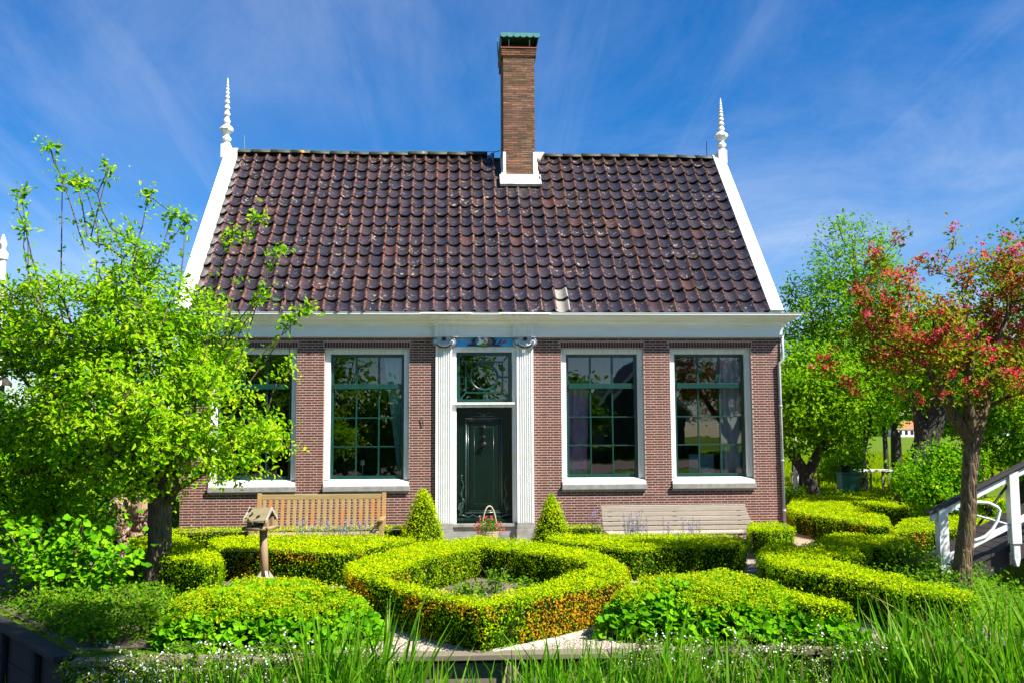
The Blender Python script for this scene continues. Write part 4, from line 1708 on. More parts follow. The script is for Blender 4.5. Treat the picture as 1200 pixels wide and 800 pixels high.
hedge('long low hedge against the house wall, behind the wooden slatted bench', [(-5.6, -0.95), (-5.6, -0.42), (-1.45, -0.30), (-1.35, -0.62), (-3.2, -0.8)], dens=1300, seed=5, z1=0.12)
hedge('short hedge against the wall between the right cone bush and the grey bench', [(1.15, -0.75), (1.15, -0.32), (2.0, -0.32), (2.0, -0.72)], dens=1300, seed=6, z1=0.10)
hedge('box bush block at the right end of the long grey bench', [(4.36, -1.43), (4.6, -0.75), (5.05, -0.85), (5.05, -1.8), (4.4, -2.4), (4.2, -1.9)], dens=1500, seed=7, z1=0.16)
hedge('long diagonal hedge running from the house corner towards the red tree trunk',
      [(3.40, -4.80), (3.95, -3.70), (4.3, -3.70), (4.15, -5.6), (4.22, -6.4), (4.36, -7.31), (4.52, -8.33), (4.2, -8.52), (3.90, -8.19), (3.76, -7.56), (3.54, -6.97), (3.30, -6.23)], dens=1700, seed=8)
hedge('wide box hedge beside the red blossom tree, behind the diagonal hedge',
      [(4.22, -4.2), (5.39, -2.41), (6.08, -2.89), (6.15, -3.78), (5.64, -4.64), (5.2, -4.35), (4.85, -4.75), (4.45, -5.35), (4.1, -5.2)], dens=1500, seed=9)
hedge('box hedge along the sandy path right of the house corner', [(6.51, 2.96), (7.7, 5.92), (8.32, 4.31), (7.57, 0.42), (6.78, -1.4), (6.53, -1.22), (6.19, 1.61)], dens=900, size=0.036, seed=10, dry=0.35)
hedge('box hedge behind the bridge railing', [(6.55, -1.98), (7.71, 0.02), (8.9, 0.3), (9.6, -0.9), (9.0, -2.0), (7.83, -2.21), (7.17, -2.2), (6.38, -2.5)], dens=1000, size=0.034, seed=11, dry=0.35)
hedge('second row of the far box hedges beyond the path', [(7.95, 7.26), (9.37, 6.35), (9.94, 3.54), (10.26, 1.99), (9.6, 0.58), (9.02, 1.69), (8.51, 4.29), (8.3, 5.64)], dens=800, size=0.04, seed=12)
hedge('farthest row of the box hedges, in front of the flower border', [(8.96, 10.38), (10.5, 9.69), (11.53, 6.74), (12.6, 4.9), (11.5, 3.65), (10.47, 4.6), (9.64, 7.02), (8.6, 8.35)], dens=700, size=0.045, seed=13)


def cone_bush(name, label, x, y, z0, z1, r, n, seed):
    t = thing(name, label, 'topiary', (x, y, z0), 'cone shaped bushes beside the door')
    b = MB()
    b.lathe([(r*0.75, 0), (r*0.82, 0.15), (r*0.45, (z1-z0)*0.6), (0.02, (z1-z0)*0.93)], (x, y, z0), 12)
    b.build('twigs', 'hedgecore', t)
    u = RNG.random(n)**1.35
    an = RNG.random(n)*2*PI
    z = z0+u*(z1-z0)
    rad = r*(1-u)**0.78*np.where(u < 0.12, 0.86+u*1.2, 1.0)
    P = np.column_stack([x+np.cos(an)*rad, y+np.sin(an)*rad, z])
    out = np.column_stack([np.cos(an), np.sin(an), np.full(n, 0.35)])
    bp = vnoise(P, 6, seed)*0.03+RNG.normal(size=n)*0.018
    P += out*bp[:, None]
    N = out*0.8+RNG.normal(size=(n, 3))*0.7
    D = np.array([0, 0, 0.9])+out*0.5+RNG.normal(size=(n, 3))*0.6
    me = leaf_cloud('foliage', P, N, 0.036*RNG.uniform(0.7, 1.3, n), 0.5, 'dia', 0.64+bp*5+RNG.normal(size=n)*0.16, None, D)
    link('foliage', me, 'box', t)


cone_bush('cone_bush', 'taller cone shaped evergreen bush left of the front door', -1.10, -0.85, GZ, 0.76, 0.45, 5000, 31)
cone_bush('cone_bush', 'smaller cone shaped evergreen bush right of the front door', 1.09, -0.85, GZ, 0.67, 0.39, 4200, 32)


# ------------------------------------------------------------------ lady's mantle mounds, white flowering shrubs
def mound(name, label, cat, poly, ztop, nleaf, nfroth, group=None, lsize=0.085, frothbias=0.0, seed=0):
    poly = np.asarray(poly, float)
    if poly_area(poly) < 0:
        poly = poly[::-1]
    c = poly.mean(0)
    t = thing(name, label, cat, (c[0], c[1], GZ), group)
    lo, hi = poly.min(0), poly.max(0)

    def surf(n):
        P = lo+RNG.random((n*3, 2))*(hi-lo)
        P = P[inside(P, poly)][:n]
        d = edge_dist(P, poly)
        hgt = (1-np.exp(-d/0.16))
        z = GZ+0.03+(ztop-GZ-0.03)*hgt
        P3 = np.column_stack([P, z])
        P3[:, 2] += vnoise(P3, 2.6, 40+seed)*0.06+vnoise(P3, 7, 41+seed)*0.035
        return P3, d
    # soil-dark underside
    bm = bmesh.new()
    q = offset_poly(resample(poly, 0.3, 0.0), 0.12)
    bot = [bm.verts.new((x, y, GZ)) for x, y in q]
    q2 = offset_poly(resample(poly, 0.3, 0.0), 0.25)
    top = [bm.verts.new((x, y, ztop-0.16)) for x, y in q2]
    n = len(bot)
    for i in range(n):
        bm.faces.new((bot[i], bot[(i+1) % n], top[(i+1) % n], top[i]))
    bmesh.ops.triangulate(bm, faces=[bm.faces.new(top)])
    me = bpy.data.meshes.new('stalks')
    bm.to_mesh(me)
    bm.free()
    link('stalks', me, 'hedgecore', t)
    P3, d = surf(nleaf)
    n = len(P3)
    P3[:, 2] -= RNG.random(n)**1.5*0.12
    N = RNG.normal(size=(n, 3))*0.45+np.array([0.05, -0.45, 0.8])
    me = leaf_cloud('foliage', P3, N, lsize*RNG.uniform(0.55, 1.25, n), 0.95, 'hex', 0.5+RNG.normal(size=n)*0.22, None, None, fold=0.3)
    link('foliage', me, 'alch', t)
    if nfroth:
        k = nfroth//9
        C, d = surf(k)
        keep = (d > 0.10+0.10*RNG.random(len(d)))
        keep &= (vnoise(C, 1.7, 50+seed)+frothbias+RNG.normal(size=len(C))*0.3 > -0.35)
        C = C[keep]
        C[:, 2] += RNG.random(len(C))*0.06
        P = np.repeat(C, 9, 0)+RNG.normal(size=(len(C)*9, 3))*np.array([0.028, 0.028, 0.018])
        n = len(P)
        N = RNG.normal(size=(n, 3))*0.6+np.array([0, -0.25, 0.8])
        me = leaf_cloud('flower', P, N, 0.020*RNG.uniform(0.6, 1.5, n), 0.8, 'dia', np.repeat(0.5+RNG.normal(size=len(C))*0.18, 9)+RNG.normal(size=n)*0.15)
        link('flower', me, 'froth', t)
    return t


mound('lady_mantle_plant', 'large mound of yellow green leafy plants in front of the bird table, left', 'plant',
      [(-3.55, -7.55), (-3.2, -6.5), (-2.6, -6.25), (-2.0, -6.6), (-1.55, -7.2), (-1.25, -7.75), (-1.35, -8.2), (-2.0, -8.5), (-2.9, -8.45), (-3.4, -8.25)], 0.13, 5200, 30000, 'mounds of yellow green flowering plants', seed=1)
mound('lady_mantle_plant', 'large mound of yellow green leafy plants right of the round hedge', 'plant',
      [(0.80, -8.15), (1.05, -7.4), (1.6, -6.9), (2.2, -6.45), (2.65, -6.5), (2.85, -7.2), (2.9, -8.1), (2.6, -8.55), (1.7, -8.5)], 0.16, 4600, 28000, 'mounds of yellow green flowering plants', seed=2)
hedge('low bushy box hedge beside the right yellow green mound, by the bank edge', [(2.35, -6.85), (2.70, -7.0), (3.0, -7.6), (3.24, -8.3), (3.2, -8.55), (2.8, -8.5), (2.7, -7.9), (2.4, -7.3)], dens=1700, size=0.03, seed=14, z1=0.07)
mound('leafy_plant', 'big leaved green plant at the bank edge below the low bushy hedge', 'plant', [(2.55, -8.45), (2.75, -8.1), (3.15, -8.2), (3.4, -8.62), (2.9, -8.7)], 0.02, 420, 0, None, 0.10, seed=3)


def white_shrub(label, x0, x1, n, seed, zt0, zt1, dens=1.0):
    t = thing('white_flower_shrub', label, 'shrub', ((x0+x1)/2, -8.9, GZ-0.2), 'white flowering shrubs on the bank edge')
    st = MB()
    LP, LD, FP = [], [], []
    for k in range(n):
        x = RND.uniform(x0, x1)
        y = RND.uniform(-9.15, -8.62)
        zb = RND.uniform(GZ-0.45, GZ-0.02)
        p = Vector((x, y, zb))
        ln = RND.uniform(0.25, 0.6)
        d = Vector((RND.uniform(-0.7, 0.7), RND.uniform(-0.7, 0.25), RND.uniform(0.35, 1.0))).normalized()
        pts = [p.copy()]
        seg = 7
        for s in range(seg):
            d = (d+Vector((RND.uniform(-.2, .2), RND.uniform(-.25, .1), -0.13))).normalized()
            p = p+d*ln/seg
            if p.z > RND.uniform(zt0, zt1):
                d.z = min(d.z, -0.1)
            pts.append(p.copy())
        st.tube(pts, [0.004]*4+[0.0025]*4, 3, cap=False)
        heavy = RND.random() < 0.38
        for s in range(1, seg+1):
            for q in range(8):
                c = pts[s].lerp(pts[s-1], RND.random())
                LP.append(c+Vector((RND.gauss(0, .012), RND.gauss(0, .012), RND.gauss(0, .012))))
                LD.append((RND.gauss(0, 1), RND.gauss(0, 1), RND.gauss(0.3, 1)))
            if heavy and s > 1:
                for q in range(2):
                    c = pts[s].lerp(pts[s-1], RND.random())
                    FP.append(c+Vector((RND.gauss(0, .014), RND.gauss(-.006, .012), RND.gauss(0.010, .012))))
    st.build('stem', 'twig', t)
    LP = np.array([tuple(v) for v in LP])
    n_ = len(LP)
    me = leaf_cloud('foliage', LP, RNG.normal(size=(n_, 3))*0.7+np.array([0, -0.3, 0.6]), 0.026*RNG.uniform(0.7, 1.4, n_), 0.55, 'dia', None, None, np.array(LD))
    link('foliage', me, 'shrubleaf', t)
    FP = np.array([tuple(v) for v in FP])
    FP5 = np.repeat(FP, 4, 0)
    n_ = len(FP5)
    an = np.tile(np.arange(4)*PI/2, len(FP))+np.repeat(RNG.random(len(FP))*6, 4)
    D = np.column_stack([np.cos(an), np.sin(an)*0.5-0.2, np.sin(an)])
    N = np.repeat(RNG.normal(size=(len(FP), 3))*0.4+np.array([0.2, -0.7, 0.6]), 4, 0)
    me = leaf_cloud('blossom', FP5, N, 0.0105*RNG.uniform(0.7, 1.2, n_), 0.9, 'dia', None, None, D)
    link('blossom', me, 'petal', t)


white_shrub('sprawling shrub dotted with tiny white flowers at the bottom left bank edge', -3.75, -1.35, 400, 1, -0.16, 0.02)
white_shrub('low shrub dotted with tiny white flowers at the bottom right bank edge', 0.95, 3.4, 320, 2, -0.20, -0.04)

# ------------------------------------------------------------------ bank edging
def bank_timbers(label, p, q, z_top, mat, group=None):
    t = thing('timber_edging', label, 'edging', (p[0], p[1], WZ))
    a, b_ = Vector((p[0], p[1], 0)), Vector((q[0], q[1], 0))
    L = (b_-a).length
    ang = math.atan2((b_-a).y, (b_-a).x)
    m0 = Matrix.Translation((p[0], p[1], 0)) @ Matrix.Rotation(ang, 4, 'Z')
    x = 0.0
    while x < L-0.01:
        x1 = min(x+2.4, L)
        one_box('beam', mat, t, x+0.003, x1-0.003, -0.16, 0.03, z_top-0.055, z_top, bevel=0.008, m=m0)
        one_box('board', mat, t, x+0.004, x1-0.004, -0.075, -0.035, z_top-0.36, z_top-0.092, bevel=0.004, m=m0)
        one_box('board', mat, t, x+0.004, x1-0.004, -0.078, -0.036, z_top-0.80, z_top-0.366, bevel=0.004, m=m0)
        x = x1
    x = 0.3
    while x < L:
        pb = MB()
        c = m0 @ Vector((x, -0.10, 0))
        pb.tube([(c.x, c.y, WZ-0.4), (c.x, c.y, z_top-0.058)], 0.045, 8)
        pb.build('post', mat, t)
        x += 1.2
    return t


bank_timbers('weathered timber beam and boards holding the front bank edge', (-3.98, -8.56), (4.9, -8.64), GZ+0.03, 'timber')
bank_timbers('timber boards coloured dark for shade, holding the left bank of the ditch', (-9.0, -1.85), (-4.06, -8.44), GZ+0.03, 'shadedtimber')
bank_timbers('timber boards coloured dark for shade under the bridge at the right ditch', (4.97, -8.62), (6.62, -4.62), GZ-0.04, 'shadedtimber')

# stone kerb beside the gravel at the right front of the ring hedge
kerb = thing('kerb', 'pale concrete kerb between the ring hedge and the gravel', 'kerb', (0.2, -8.2, GZ))
kp = [(-0.28, -8.56), (0.10, -8.30), (0.42, -8.02), (0.72, -7.72), (0.98, -7.38), (1.22, -7.0)]
for k in range(len(kp)-1):
    a, c = Vector((*kp[k], 0)), Vector((*kp[k+1], 0))
    d = (c-a)
    m0 = Matrix.Translation((a.x, a.y, 0)) @ Matrix.Rotation(math.atan2(d.y, d.x), 4, 'Z')
    one_box('kerb_stone', 'paving', kerb, 0.004, d.length-0.004, -0.10, -0.005, GZ-0.02, GZ+0.035, bevel=0.008, m=m0)

# pebbles lying on the gravel where it shows
def scatter(polys, n):
    out = []
    for poly, k in polys:
        poly = np.asarray(poly, float)
        lo, hi = poly.min(0), poly.max(0)
        P = lo+RNG.random((k*3, 2))*(hi-lo)
        out.append(P[inside(P, poly)][:k])
    return np.concatenate(out)


P = scatter([([(-1.5, -8.55), (-0.2, -8.5), (-1.1, -7.7), (-1.9, -6.5), (-2.1, -5.4), (-2.3, -5.9), (-1.7, -6.9)], 5200),
             ([(-0.3, -8.55), (0.95, -8.55), (1.4, -6.9), (1.7, -5.0), (2.6, -5.1), (1.7, -6.3), (0.95, -7.4), (0.5, -8.0)], 5200)], 0)
n = len(P)
V, F = [], []
base = np.array([[1, 0, 0], [0, 1, 0], [-1, 0, 0], [0, -1, 0], [0, 0, 1.0]])
an = RNG.random(n)*6.28
sz = RNG.uniform(0.006, 0.015, n)
ca, sa = np.cos(an)[:, None], np.sin(an)[:, None]
BX = base[None, :, 0]*ca-base[None, :, 1]*sa*0.7
BY = base[None, :, 0]*sa+base[None, :, 1]*ca*0.7
BZ = np.repeat(base[None, :, 2], n, 0)*0.6
VV = np.stack([BX*sz[:, None]+P[:, :1], BY*sz[:, None]+P[:, 1:2], BZ*sz[:, None]+GZ+0.009], 2).reshape(-1, 3)
b0 = np.arange(n)[:, None]*5
FF = np.concatenate([b0+[0, 1, 4], b0+[1, 2, 4], b0+[2, 3, 4], b0+[3, 0, 4]], 1).reshape(-1, 3)
me = np_mesh('pebbles', VV, FF)
add_attr(me, 'rnd', np.repeat(RNG.random(n), 4))
add_attr(me, 'dry', np.zeros(n*4))
tag(link('pebbles', me, 'pebble'), 'pale loose gravel between the hedges', 'gravel', kind='stuff')

# bed inside the ring
sheet('bed_soil', [(-0.31, -8.1), (-1.35, -6.8), (-1.3, -5.9), (-0.2, -3.6), (1.1, -5.3), (1.12, -6.2)], GZ+0.018, 'soil')


def small_bush(name, label, cat, x, y, r, h, n, mat='shrubleaf', group=None, lsize=0.035, z0=GZ, stems=6, flower=None, nfl=0, fsize=0.02):
    t = thing(name, label, cat, (x, y, z0), group)
    b = MB()
    tips = []
    for k in range(stems):
        a = 2*PI*k/stems+RND.uniform(-.5, .5)
        tip = (x+math.cos(a)*r*RND.uniform(.4, .9), y+math.sin(a)*r*RND.uniform(.4, .9), z0+h*RND.uniform(.6, 1.0))
        mid = (x+(tip[0]-x)*0.35, y+(tip[1]-y)*0.35, z0+h*0.5)
        b.tube([(x, y, z0-0.02), mid, tip], [0.006, 0.005, 0.002], 4)
        tips.append(tip)
    b.build('stem', 'twig', t)
    P = RNG.normal(size=(n, 3))
    P = unit(P)*(RNG.random((n, 1))**0.45)
    P = P*np.array([r, r, h*0.5])+np.array([x, y, z0+h*0.52])
    P += (vnoise(P, 5, int(abs(x*10)))*0.05)[:, None]*np.array([1, 1, 0.6])
    keep = vnoise(P, 6, int(abs(y*13))) > -0.75
    P = P[keep]
    n = len(P)
    N = RNG.normal(size=(n, 3))*0.6+np.array([0.1, -0.3, 0.7])
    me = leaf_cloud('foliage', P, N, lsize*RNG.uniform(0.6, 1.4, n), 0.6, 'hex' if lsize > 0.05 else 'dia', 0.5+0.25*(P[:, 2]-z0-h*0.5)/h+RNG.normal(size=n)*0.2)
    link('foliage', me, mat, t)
    if nfl:
        F_ = unit(RNG.normal(size=(nfl, 3)))*np.array([r, r, h*0.5])*1.0+np.array([x, y, z0+h*0.55])
        F3 = np.repeat(F_, 4, 0)+RNG.normal(size=(nfl*4, 3))*fsize*0.35
        me = leaf_cloud('flower', F3, RNG.normal(size=(nfl*4, 3))*0.6+np.array([0.1, -0.5, 0.5]), fsize*RNG.uniform(0.7, 1.3, nfl*4), 0.8, 'dia')
        link('flower', me, flower, t)['kind'] = 'stuff'
    return t


for k, (x, y, r, h, lab) in enumerate([
        (-0.05, -5.15, 0.26, 0.34, 'largest leafy seedling in the ring hedge bed, towards the back'),
        (0.30, -5.70, 0.22, 0.26, 'leafy seedling right of centre in the ring hedge bed'),
        (-0.45, -5.75, 0.20, 0.22, 'leafy seedling left of centre in the ring hedge bed'),
        (-0.30, -6.75, 0.24, 0.24, 'leafy seedling in the middle front of the ring hedge bed'),
        (-0.72, -6.35, 0.18, 0.18, 'low seedling at the left of the ring hedge bed'),
        (0.10, -7.1, 0.16, 0.14, 'low seedling at the front of the ring hedge bed')]):
    small_bush('rose_seedling', lab, 'plant', x, y, r*0.95, h*1.1, 300, 'shrubleaf', 'young plants in the ring hedge bed', 0.048)


def lavender(label, x, y, n, r, h, zb=0.05):
    t = thing('lavender_plant', label, 'plant', (x, y, GZ), 'lavender clumps behind the hedges')
    st = MB()
    FP = []
    LP = []
    for k in range(n):
        a = RND.random()*6.28
        q = r*math.sqrt(RND.random())
        bx, by = x+q*math.cos(a), y+q*math.sin(a)*0.5
        tx, ty = bx+RND.gauss(0, .05), by+RND.gauss(0, .04)
        tz = zb+h*RND.uniform(0.35, 1.0)
        st.tube([(bx, by, GZ), (tx, ty, tz)], [0.004, 0.002], 3, cap=False)
        for s in range(RND.randint(6, 13)):
            FP.append((tx+RND.gauss(0, .012), ty+RND.gauss(0, .012), tz-RND.random()*0.16))
        for s in range(12):
            f = RND.random()**1.2
            LP.append((bx+(tx-bx)*f+RND.gauss(0, .025), by+(ty-by)*f+RND.gauss(0, .025), GZ+(tz-GZ)*f*0.85))
    st.build('stem', 'stem', t)
    LP = np.array(LP)
    me = leaf_cloud('foliage', LP, RNG.normal(size=(len(LP), 3)), 0.04, 0.3, 'dia', RNG.random(len(LP))*0.9, None, RNG.normal(size=(len(LP), 3))*0.4+np.array([0, 0, 1]))
    link('foliage', me, 'shrubleaf', t)
    FP = np.array(FP)
    me = leaf_cloud('flower', FP, RNG.normal(size=(len(FP), 3))+np.array([0, -0.6, 0.2]), 0.024, 0.7, 'dia')
    link('flower', me, 'lav', t)['kind'] = 'stuff'


lavender('clump of pale purple lavender in front of the wooden slatted bench', -2.55, -1.45, 70, 0.80, 0.33)
lavender('tuft of pale purple lavender in front of the left part of the grey bench', 2.42, -1.55, 30, 0.22, 0.42)
lavender('sparse lavender in front of the middle of the grey bench', 3.25, -1.55, 16, 0.42, 0.28)
lavender('thin lavender spikes by the left end of the grey bench', 1.75, -1.3, 10, 0.10, 0.45)

# ------------------------------------------------------------------ benches
def slat_bench():
    ox, oy = -2.86, -0.93
    t = thing('garden_bench', 'brown wooden bench with upright back slats under the left windows', 'bench', (ox, oy, GZ))
    W2 = 1.07
    sz = 0.06
    bt = 0.69
    for s in (-1, 1):
        b = MB()
        m0 = Matrix.Translation((ox+s*W2, oy+0.40, 0)) @ Matrix.Rotation(math.radians(-9), 4, 'X')
        b.box(-0.035, 0.035, -0.03, 0.03, 0.02, bt+0.03, m=m0)
        b.box(ox+s*W2-0.035, ox+s*W2+0.035, oy+0.36, oy+0.43, GZ, 0.03)
        b.build('leg', 'benchwood', t, bevel=0.005)
        one_box('leg', 'benchwood', t, ox+s*W2-0.035, ox+s*W2+0.035, oy-0.20, oy-0.13, GZ, 0.27, bevel=0.005)
        b = MB()
        b.box(ox+s*W2-0.042, ox+s*W2+0.042, oy-0.24, oy+0.42, 0.272, 0.312)
        b.build('armrest', 'benchwood', t, bevel=0.008)
        one_box('side_rail', 'benchrail', t, ox+s*W2-0.02, ox+s*W2+0.02, oy-0.128, oy+0.355, sz-0.10, sz-0.03)
    for k in range(5):
        y = oy-0.21+k*0.115
        one_box('seat_slat', 'benchrail', t, ox-W2-0.02, ox+W2+0.02, y, y+0.092, sz-0.018+0.004*(4-k)*0.5, sz+0.006+0.004*(4-k)*0.5, bevel=0.004)
    one_box('front_rail', 'benchrail', t, ox-W2+0.036, ox+W2-0.036, oy-0.185, oy-0.15, sz-0.11, sz-0.022)

    def yback(z):
        return oy+0.40+math.tan(math.radians(9))*(z-0.02)
    one_box('top_rail', 'benchrail', t, ox-W2+0.036, ox+W2-0.036, yback(bt)-0.022, yback(bt)+0.02, bt-0.085, bt, bevel=0.006)
    one_box('lower_rail', 'benchrail', t, ox-W2+0.036, ox+W2-0.036, yback(0.13)-0.02, yback(0.13)+0.02, 0.09, 0.15, bevel=0.005)
    ns = 20
    sw = (2*W2-0.075)/ns
    for k in range(ns):
        x = ox-W2+0.0375+sw*(k+0.5)
        b = MB()
        m0 = Matrix.Translation((x, oy+0.40, 0)) @ Matrix.Rotation(math.radians(-9), 4, 'X')
        b.box(-sw*0.29, sw*0.29, -0.010+0.001*(k % 3), 0.010, 0.145, bt-0.08, m=m0)
        b.build('back_slat', 'benchwood', t, bevel=0.003)


slat_bench()


def grey_bench():
    x0, x1, oy = 2.02, 4.62, -0.85
    t = thing('garden_bench', 'long weathered grey bench with horizontal back boards, right of the door', 'bench', ((x0+x1)/2, oy, GZ))
    # boards of the curved back, lowest first
    zz = [(0.035, 0.10, 0.23), (0.113, 0.175, 0.27), (0.187, 0.255, 0.31), (0.266, 0.335, 0.35), (0.346, 0.425, 0.38)]
    for k, (za, zb, dy) in enumerate(zz):
        sh = 0.10*(1-(k/4.0))**1.3
        b = MB()
        b.prism([(x0, za), (x1+sh, za), (x1+sh-0.03, zb), (x0-0.01, zb)], oy+dy, oy+dy+0.028, 'y')
        b.build('back_board', 'greywood', t, bevel=0.005)
    one_box('back_board', 'greywood', t, x0-0.02, x1-0.02, oy+0.385, oy+0.45, 0.427, 0.45, bevel=0.006)
    for k in range(4):
        one_box('seat_board', 'greywood', t, x0+0.02, x1+0.22, oy-0.22+0.112*k, oy-0.22+0.112*k+0.10, 0.0, 0.028, bevel=0.005)
    for x in (x0+0.15, (x0+x1)/2, x1-0.15):
        b = MB()
        b.box(x-0.03, x+0.03, oy-0.18, oy-0.12, GZ, -0.002)
        b.build('leg', 'greywood', t)
        b = MB()
        b.prism([(oy+0.27, GZ), (oy+0.33, GZ), (oy+0.44, 0.42), (oy+0.415, 0.42), (oy+0.30, 0.05)], x-0.03, x+0.03, 'x')
        b.build('leg', 'greywood', t)


grey_bench()

# ------------------------------------------------------------------ bird table
bt = thing('bird_table', 'wooden bird table with pitched roof on a post, left of the path', 'bird table', (-3.2, -3.95, GZ))
bx, by = -3.2, -3.95
b = MB()
b.tube([(bx+0.03, by, GZ), (bx+0.0, by, 0.42)], [0.060, 0.052], 10)
b.build('post', 'birdwood', bt, smooth=True)
for k in range(4):
    a = k*PI/2+0.5
    b = MB()
    c, s = math.cos(a), math.sin(a)
    m0 = Matrix.Translation((bx+0.03, by, GZ)) @ Matrix.Rotation(a, 4, 'Z')
    b.prism([(0.055, 0.0), (0.16, 0.0), (0.15, 0.035), (0.055, 0.17)], -0.02, 0.02, 'y')
    b.v = [tuple(m0 @ Vector(v)) for v in b.v]
    b.build('brace', 'greywood', bt)
mb_ = Matrix.Translation((bx-0.04, by, 0)) @ Matrix.Rotation(math.radians(-10), 4, 'Z') @ Matrix.Translation((0, 0, 0.422)) @ Matrix.Scale(0.80, 4) @ Matrix.Translation((0, 0, -0.422))
one_box('tray', 'birdwood', bt, -0.21, 0.21, -0.20, 0.20, 0.422, 0.445, m=mb_)
b = MB()
b.tube([mb_ @ Vector((-0.24, -0.205, 0.455)), mb_ @ Vector((0.22, -0.205, 0.455))], 0.028, 8)
b.tube([mb_ @ Vector((0.215, -0.24, 0.458)), mb_ @ Vector((0.215, 0.26, 0.458))], 0.028, 8)
b.tube([mb_ @ Vector((-0.215, -0.2, 0.458)), mb_ @ Vector((-0.215, 0.22, 0.458))], 0.026, 8)
b.build('tray_rim', 'birdwood', bt, smooth=True)
for sx in (-1, 1):
    for sy in (-1, 1):
        one_box('roof_post', 'birdwood', bt, sx*0.145-0.03, sx*0.145+0.03, sy*0.14-0.03, sy*0.14+0.03, 0.446, 0.60+0.06*(sy < 2)-0.02, m=mb_)
for s in (-1, 1):
    b = MB()
    b.prism([(0, 0.765), (s*0.27, 0.575), (s*0.27, 0.600), (0, 0.790)], -0.185, 0.185, 'x')
    b.v = [tuple(mb_ @ Vector(v)) for v in b.v]
    b.build('roof_panel', 'birdroof', bt)
for s in (-1, 1):
    b = MB()
    for q in (-1, 1):
        b.prism([(0, 0.755), (q*0.285, 0.555), (q*0.285, 0.612), (0, 0.812)], s*0.188 if s > 0 else -0.206, s*0.206 if s > 0 else -0.188, 'x')
    b.v = [tuple(mb_ @ Vector(v)) for v in b.v]
    b.build('barge_board', 'greywood', bt)
b = MB()
b.lathe([(0.05, 0.0), (0.085, 0.02), (0.08, 0.05), (0.03, 0.08)], tuple(mb_ @ Vector((0.02, -0.06, 0.446))), 12)
tag(b.build('seed_dish', 'feeder', None, smooth=True), 'dark green seed dish standing on the bird table tray', 'dish')

# ------------------------------------------------------------------ flower basket on the stoop
fb = thing('flower_basket', 'wicker basket of red and pink flowers with tall hoop handle at the door', 'basket', (0.03, -0.82, -0.19))
cx, cy, cz = 0.03, -0.82, -0.19
b = MB()
prof = []
for k in range(15):
    prof.append((0.105+0.055*k/14+(0.006 if k % 2 else 0), 0.26*k/14))
prof += [(0.15, 0.25), (0.10, 0.21)]
b.lathe(prof, (cx, cy, cz), 20)
b.build('basket_body', 'wicker', fb)
b = MB()
b.tube([(cx+0.125*math.cos(t), cy+0.03*math.sin(2*t), cz+0.24+0.44*math.sin(t)) for t in np.linspace(0.0, PI, 18)], 0.013, 7)
b.build('handle', 'wicker', fb, smooth=True)
n = 900
P = unit(RNG.normal(size=(n, 3)))*(RNG.random((n, 1))**0.4)*np.array([0.22, 0.17, 0.15])+np.array([cx, cy, cz+0.33])
me = leaf_cloud('foliage', P, RNG.normal(size=(n, 3))+np.array([0, -.3, .4]), 0.035, 0.45, 'dia')
link('foliage', me, 'shrubleaf', fb)
F_ = unit(RNG.normal(size=(48, 3)))*np.array([0.25, 0.18, 0.17])+np.array([cx, cy, cz+0.33])
F3 = np.repeat(F_, 6, 0)+RNG.normal(size=(288, 3))*0.010
me = leaf_cloud('flower', F3, RNG.normal(size=(288, 3))*.6+np.array([0, -.6, .4]), 0.027, 0.8, 'dia')
link('flower', me, 'pinkflower', fb)['kind'] = 'stuff'

